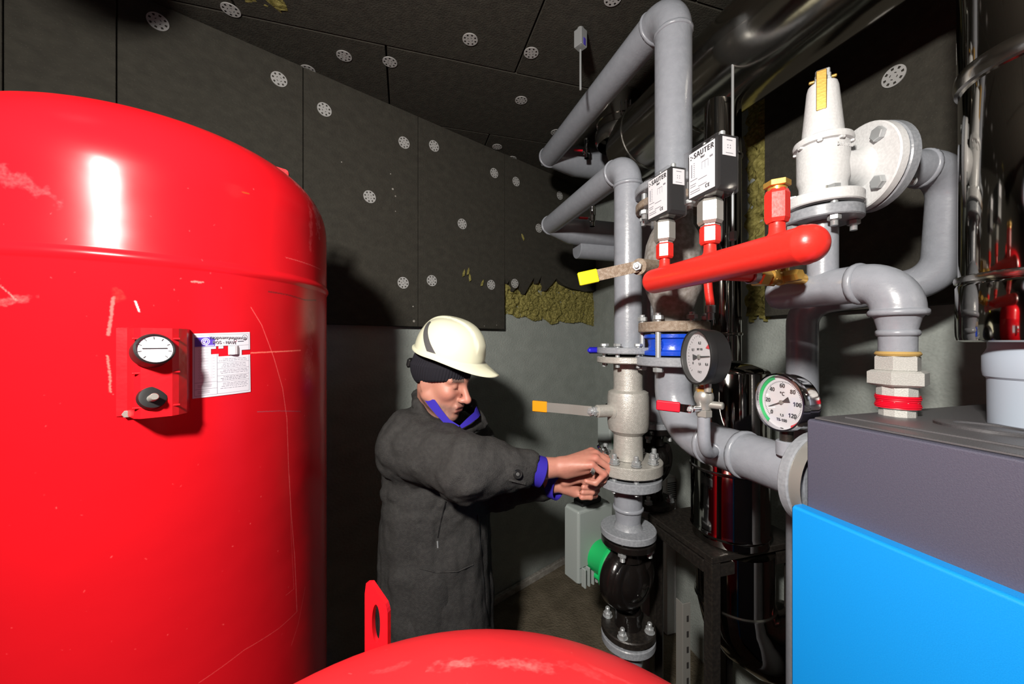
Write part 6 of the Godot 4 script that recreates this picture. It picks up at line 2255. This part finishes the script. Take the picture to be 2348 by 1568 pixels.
	for q in [[CR, arm_r, 0.046], [CL, arm_l, 0.039]]:
		m = MB.new()
		var xf := along(q[0] - q[1] * 0.02, (q[1] - UP * 0.3).normalized())
		lathe(m, xf, pr([q[2], 0, q[2] + 0.001, 0.044, q[2] - 0.001, 0.046, q[2] - 0.004, 0.045, q[2] - 0.005, 0.0]), 36)
		part("shirt_cuff", m, blue_m, person, "violet blue shirt cuff")

	# ---- knitted cap
	m = MB.new()
	var cap := func(th: float, t: float) -> Vector3:
		# th around (0 = front), t from the hem to the crown
		var low := lerpf(-0.038, 0.032, 0.5 + 0.5 * cos(th))
		var y := lerpf(low, 0.145, t)
		var e := sqrt(maxf(0.0, 1.0 - pow((y - 0.045) / 0.1, 2.0)))
		var r := 1.0 + (0.05 * (1.0 - smoothstep(0.36, 0.44, t))) + 0.011 * cos(th * 64.0) - 0.03 * (1.0 - smoothstep(0.0, 0.04, t))
		return H * Vector3(-0.015 + cos(th) * 0.108 * e * r, y, sin(th) * 0.087 * e * r)
	var nt := 256
	var nrow := 22
	for i in nt:
		for j in nrow:
			var q: Array[Vector3] = []
			for w in [[0, 0], [1, 0], [1, 1], [0, 1]]: q.append(cap.call(TAU * (i + w[0]) / nt, float(j + w[1]) / nrow))
			m.fquad(q[0], q[1], q[2], q[3], (q[0] + q[2]) / 2.0 - H * Vector3(-0.015, 0.045, 0))
	part("knitted_cap", m, knit_m, person, "dark ribbed knitted cap")

	# ---- hard hat
	var hat := func(th: float, t: float, off := 0.0) -> Vector3:
		# t: 0 brim lip, 0.12 foot of the shell, 1 crown
		var c := cos(th)
		var s := sin(th)
		var A := 0.132 if c > 0 else 0.122
		var front := pow(maxf(c, 0.0), 2.2)
		var rim_y := 0.098 + 0.006 * c + 0.012 * pow(maxf(-c, 0.0), 2.0)
		if t < 0.12:
			var g := 1.0 - t / 0.12
			var out := 0.007 + 0.066 * front
			return H * Vector3(0.004 + c * (A + out * g), rim_y - g * (0.004 + 0.012 * front) - 0.006 * absf(s) * front * 4.0 * g, s * (0.112 + 0.008 * g))
		var w := (t - 0.12) / 0.88
		var ph := w * PI / 2.0
		var rho := pow(cos(ph), 0.78)
		var hh := pow(sin(ph), 0.92)
		var p := Vector3(0.004 + c * A * rho, rim_y + (0.222 - rim_y) * hh, s * 0.112 * rho)
		# central raised rib along the crown
		var rib := smoothstep(0.034, 0.024, absf(p.z)) * smoothstep(0.1, 0.3, w)
		p += Vector3(c * rho, hh, 0).normalized() * rib * 0.006
		p += Vector3(c * rho, hh, s * rho).normalized() * off
		return H * p
	m = MB.new()
	nt = 96
	nrow = 40
	for i in nt:
		for j in nrow:
			var q: Array[Vector3] = []
			var nn: Array[Vector3] = []
			for w in [[0, 0], [1, 0], [1, 1], [0, 1]]:
				var th: float = TAU * (i + w[0]) / nt
				var t: float = float(j + w[1]) / nrow
				var p: Vector3 = hat.call(th, t)
				q.append(p)
				var dt := 0.004
				var ta: float = minf(t + dt, 0.9985)
				var pa: Vector3 = hat.call(th, ta); var pb: Vector3 = hat.call(th, maxf(t - dt, 0.0))
				var pc: Vector3 = hat.call(th + 0.01, minf(t, 0.998)); var pd: Vector3 = hat.call(th - 0.01, minf(t, 0.998))
				var nm := (pa - pb).cross(pc - pd).normalized()
				if nm.dot(p - H * Vector3(0, 0.02, 0)) < 0.0: nm = -nm
				nn.append(nm)
			m.quad(q[0], q[1], q[2], q[3], nn[0], nn[1], nn[2], nn[3])
	var hh2 := part("hard_hat", m, shell_m, person, "cream white hard hat with a peak")
	# inner face and lip
	m = MB.new()
	for i in nt:
		var a := TAU * i / nt
		var b := TAU * (i + 1) / nt
		var p0: Vector3 = hat.call(a, 0.0); var p1: Vector3 = hat.call(b, 0.0)
		var q0: Vector3 = H * ((H.affine_inverse() * (hat.call(a, 0.14) as Vector3)) * Vector3(0.97, 1, 0.97) + Vector3(0, -0.008, 0)); var q1: Vector3 = H * ((H.affine_inverse() * (hat.call(b, 0.14) as Vector3)) * Vector3(0.97, 1, 0.97) + Vector3(0, -0.008, 0))
		m.fquad(p0, p1, p1 - upv * 0.004, p0 - upv * 0.004, p0 - C)
		m.fquad(p0 - upv * 0.004, p1 - upv * 0.004, q1, q0, -upv)
	part("brim_edge", m, shell_m, hh2)
	m = MB.new()
	for i in 12:
		for j in 6:
			var q: Array[Vector3] = []
			for w in [[0, 0], [1, 0], [1, 1], [0, 1]]:
				var f := float(i + w[0]) / 12.0
				var th := deg_to_rad(lerpf(78.0, 128.0, f) + (j + w[1]) * 2.6)
				q.append(hat.call(th, lerpf(0.16, 0.6, f), 0.0012))
			m.fquad(q[0], q[1], q[2], q[3], (q[0] + q[2]) / 2.0 - C)
	part("reflective_strip", m, mat(rgb(120, 120, 122), 0.3, 0.5), hh2, "grey reflective strip")
	m = MB.new()
	rbox(m, Transform3D(H.basis, H * Vector3(-0.118, 0.03, 0.03)), Vector3(0.02, 0.035, 0.05), 0.008)
	part("headband_knob", m, M.black_plastic, hh2)

	# ---- wrenches
	var wa := at(1357, 1086, 1.105)
	var wz := at(1378, 1032, 1.215)
	wrench("chrome open end wrench gripped in the upper fist", wa, wz, 0.019)

func wrench(label: String, a: Vector3, b: Vector3, w: float) -> void:
	var t := thing("open_end_wrench", label, "wrench", (a + b) / 2.0)
	var d := (b - a).normalized()
	var side := d.cross(Vector3(0.3, 0.4, 1)).normalized()
	var xf := Transform3D(Basis(side, d, side.cross(d)), a)
	var L := a.distance_to(b)
	var m := MB.new()
	rbox(m, xf.translated_local(Vector3(0, L / 2, 0)), Vector3(w * 0.8, L, 0.006), 0.002)
	part("shank", m, M.chrome, t)
	m = MB.new()
	var pts := PackedVector2Array()
	for i in 19:
		var g := deg_to_rad(-240.0 + 300.0 * i / 18.0)
		pts.append(Vector2(cos(g), sin(g)) * w * 1.0)
	for i in 19:
		var g := deg_to_rad(60.0 - 300.0 * i / 18.0)
		pts.append(Vector2(cos(g), sin(g)) * w * 0.58)
	slab(m, xf.translated_local(Vector3(0, L + w * 0.8, -0.004)), pts, 0.008)
	part("jaw", m, M.chrome, t)
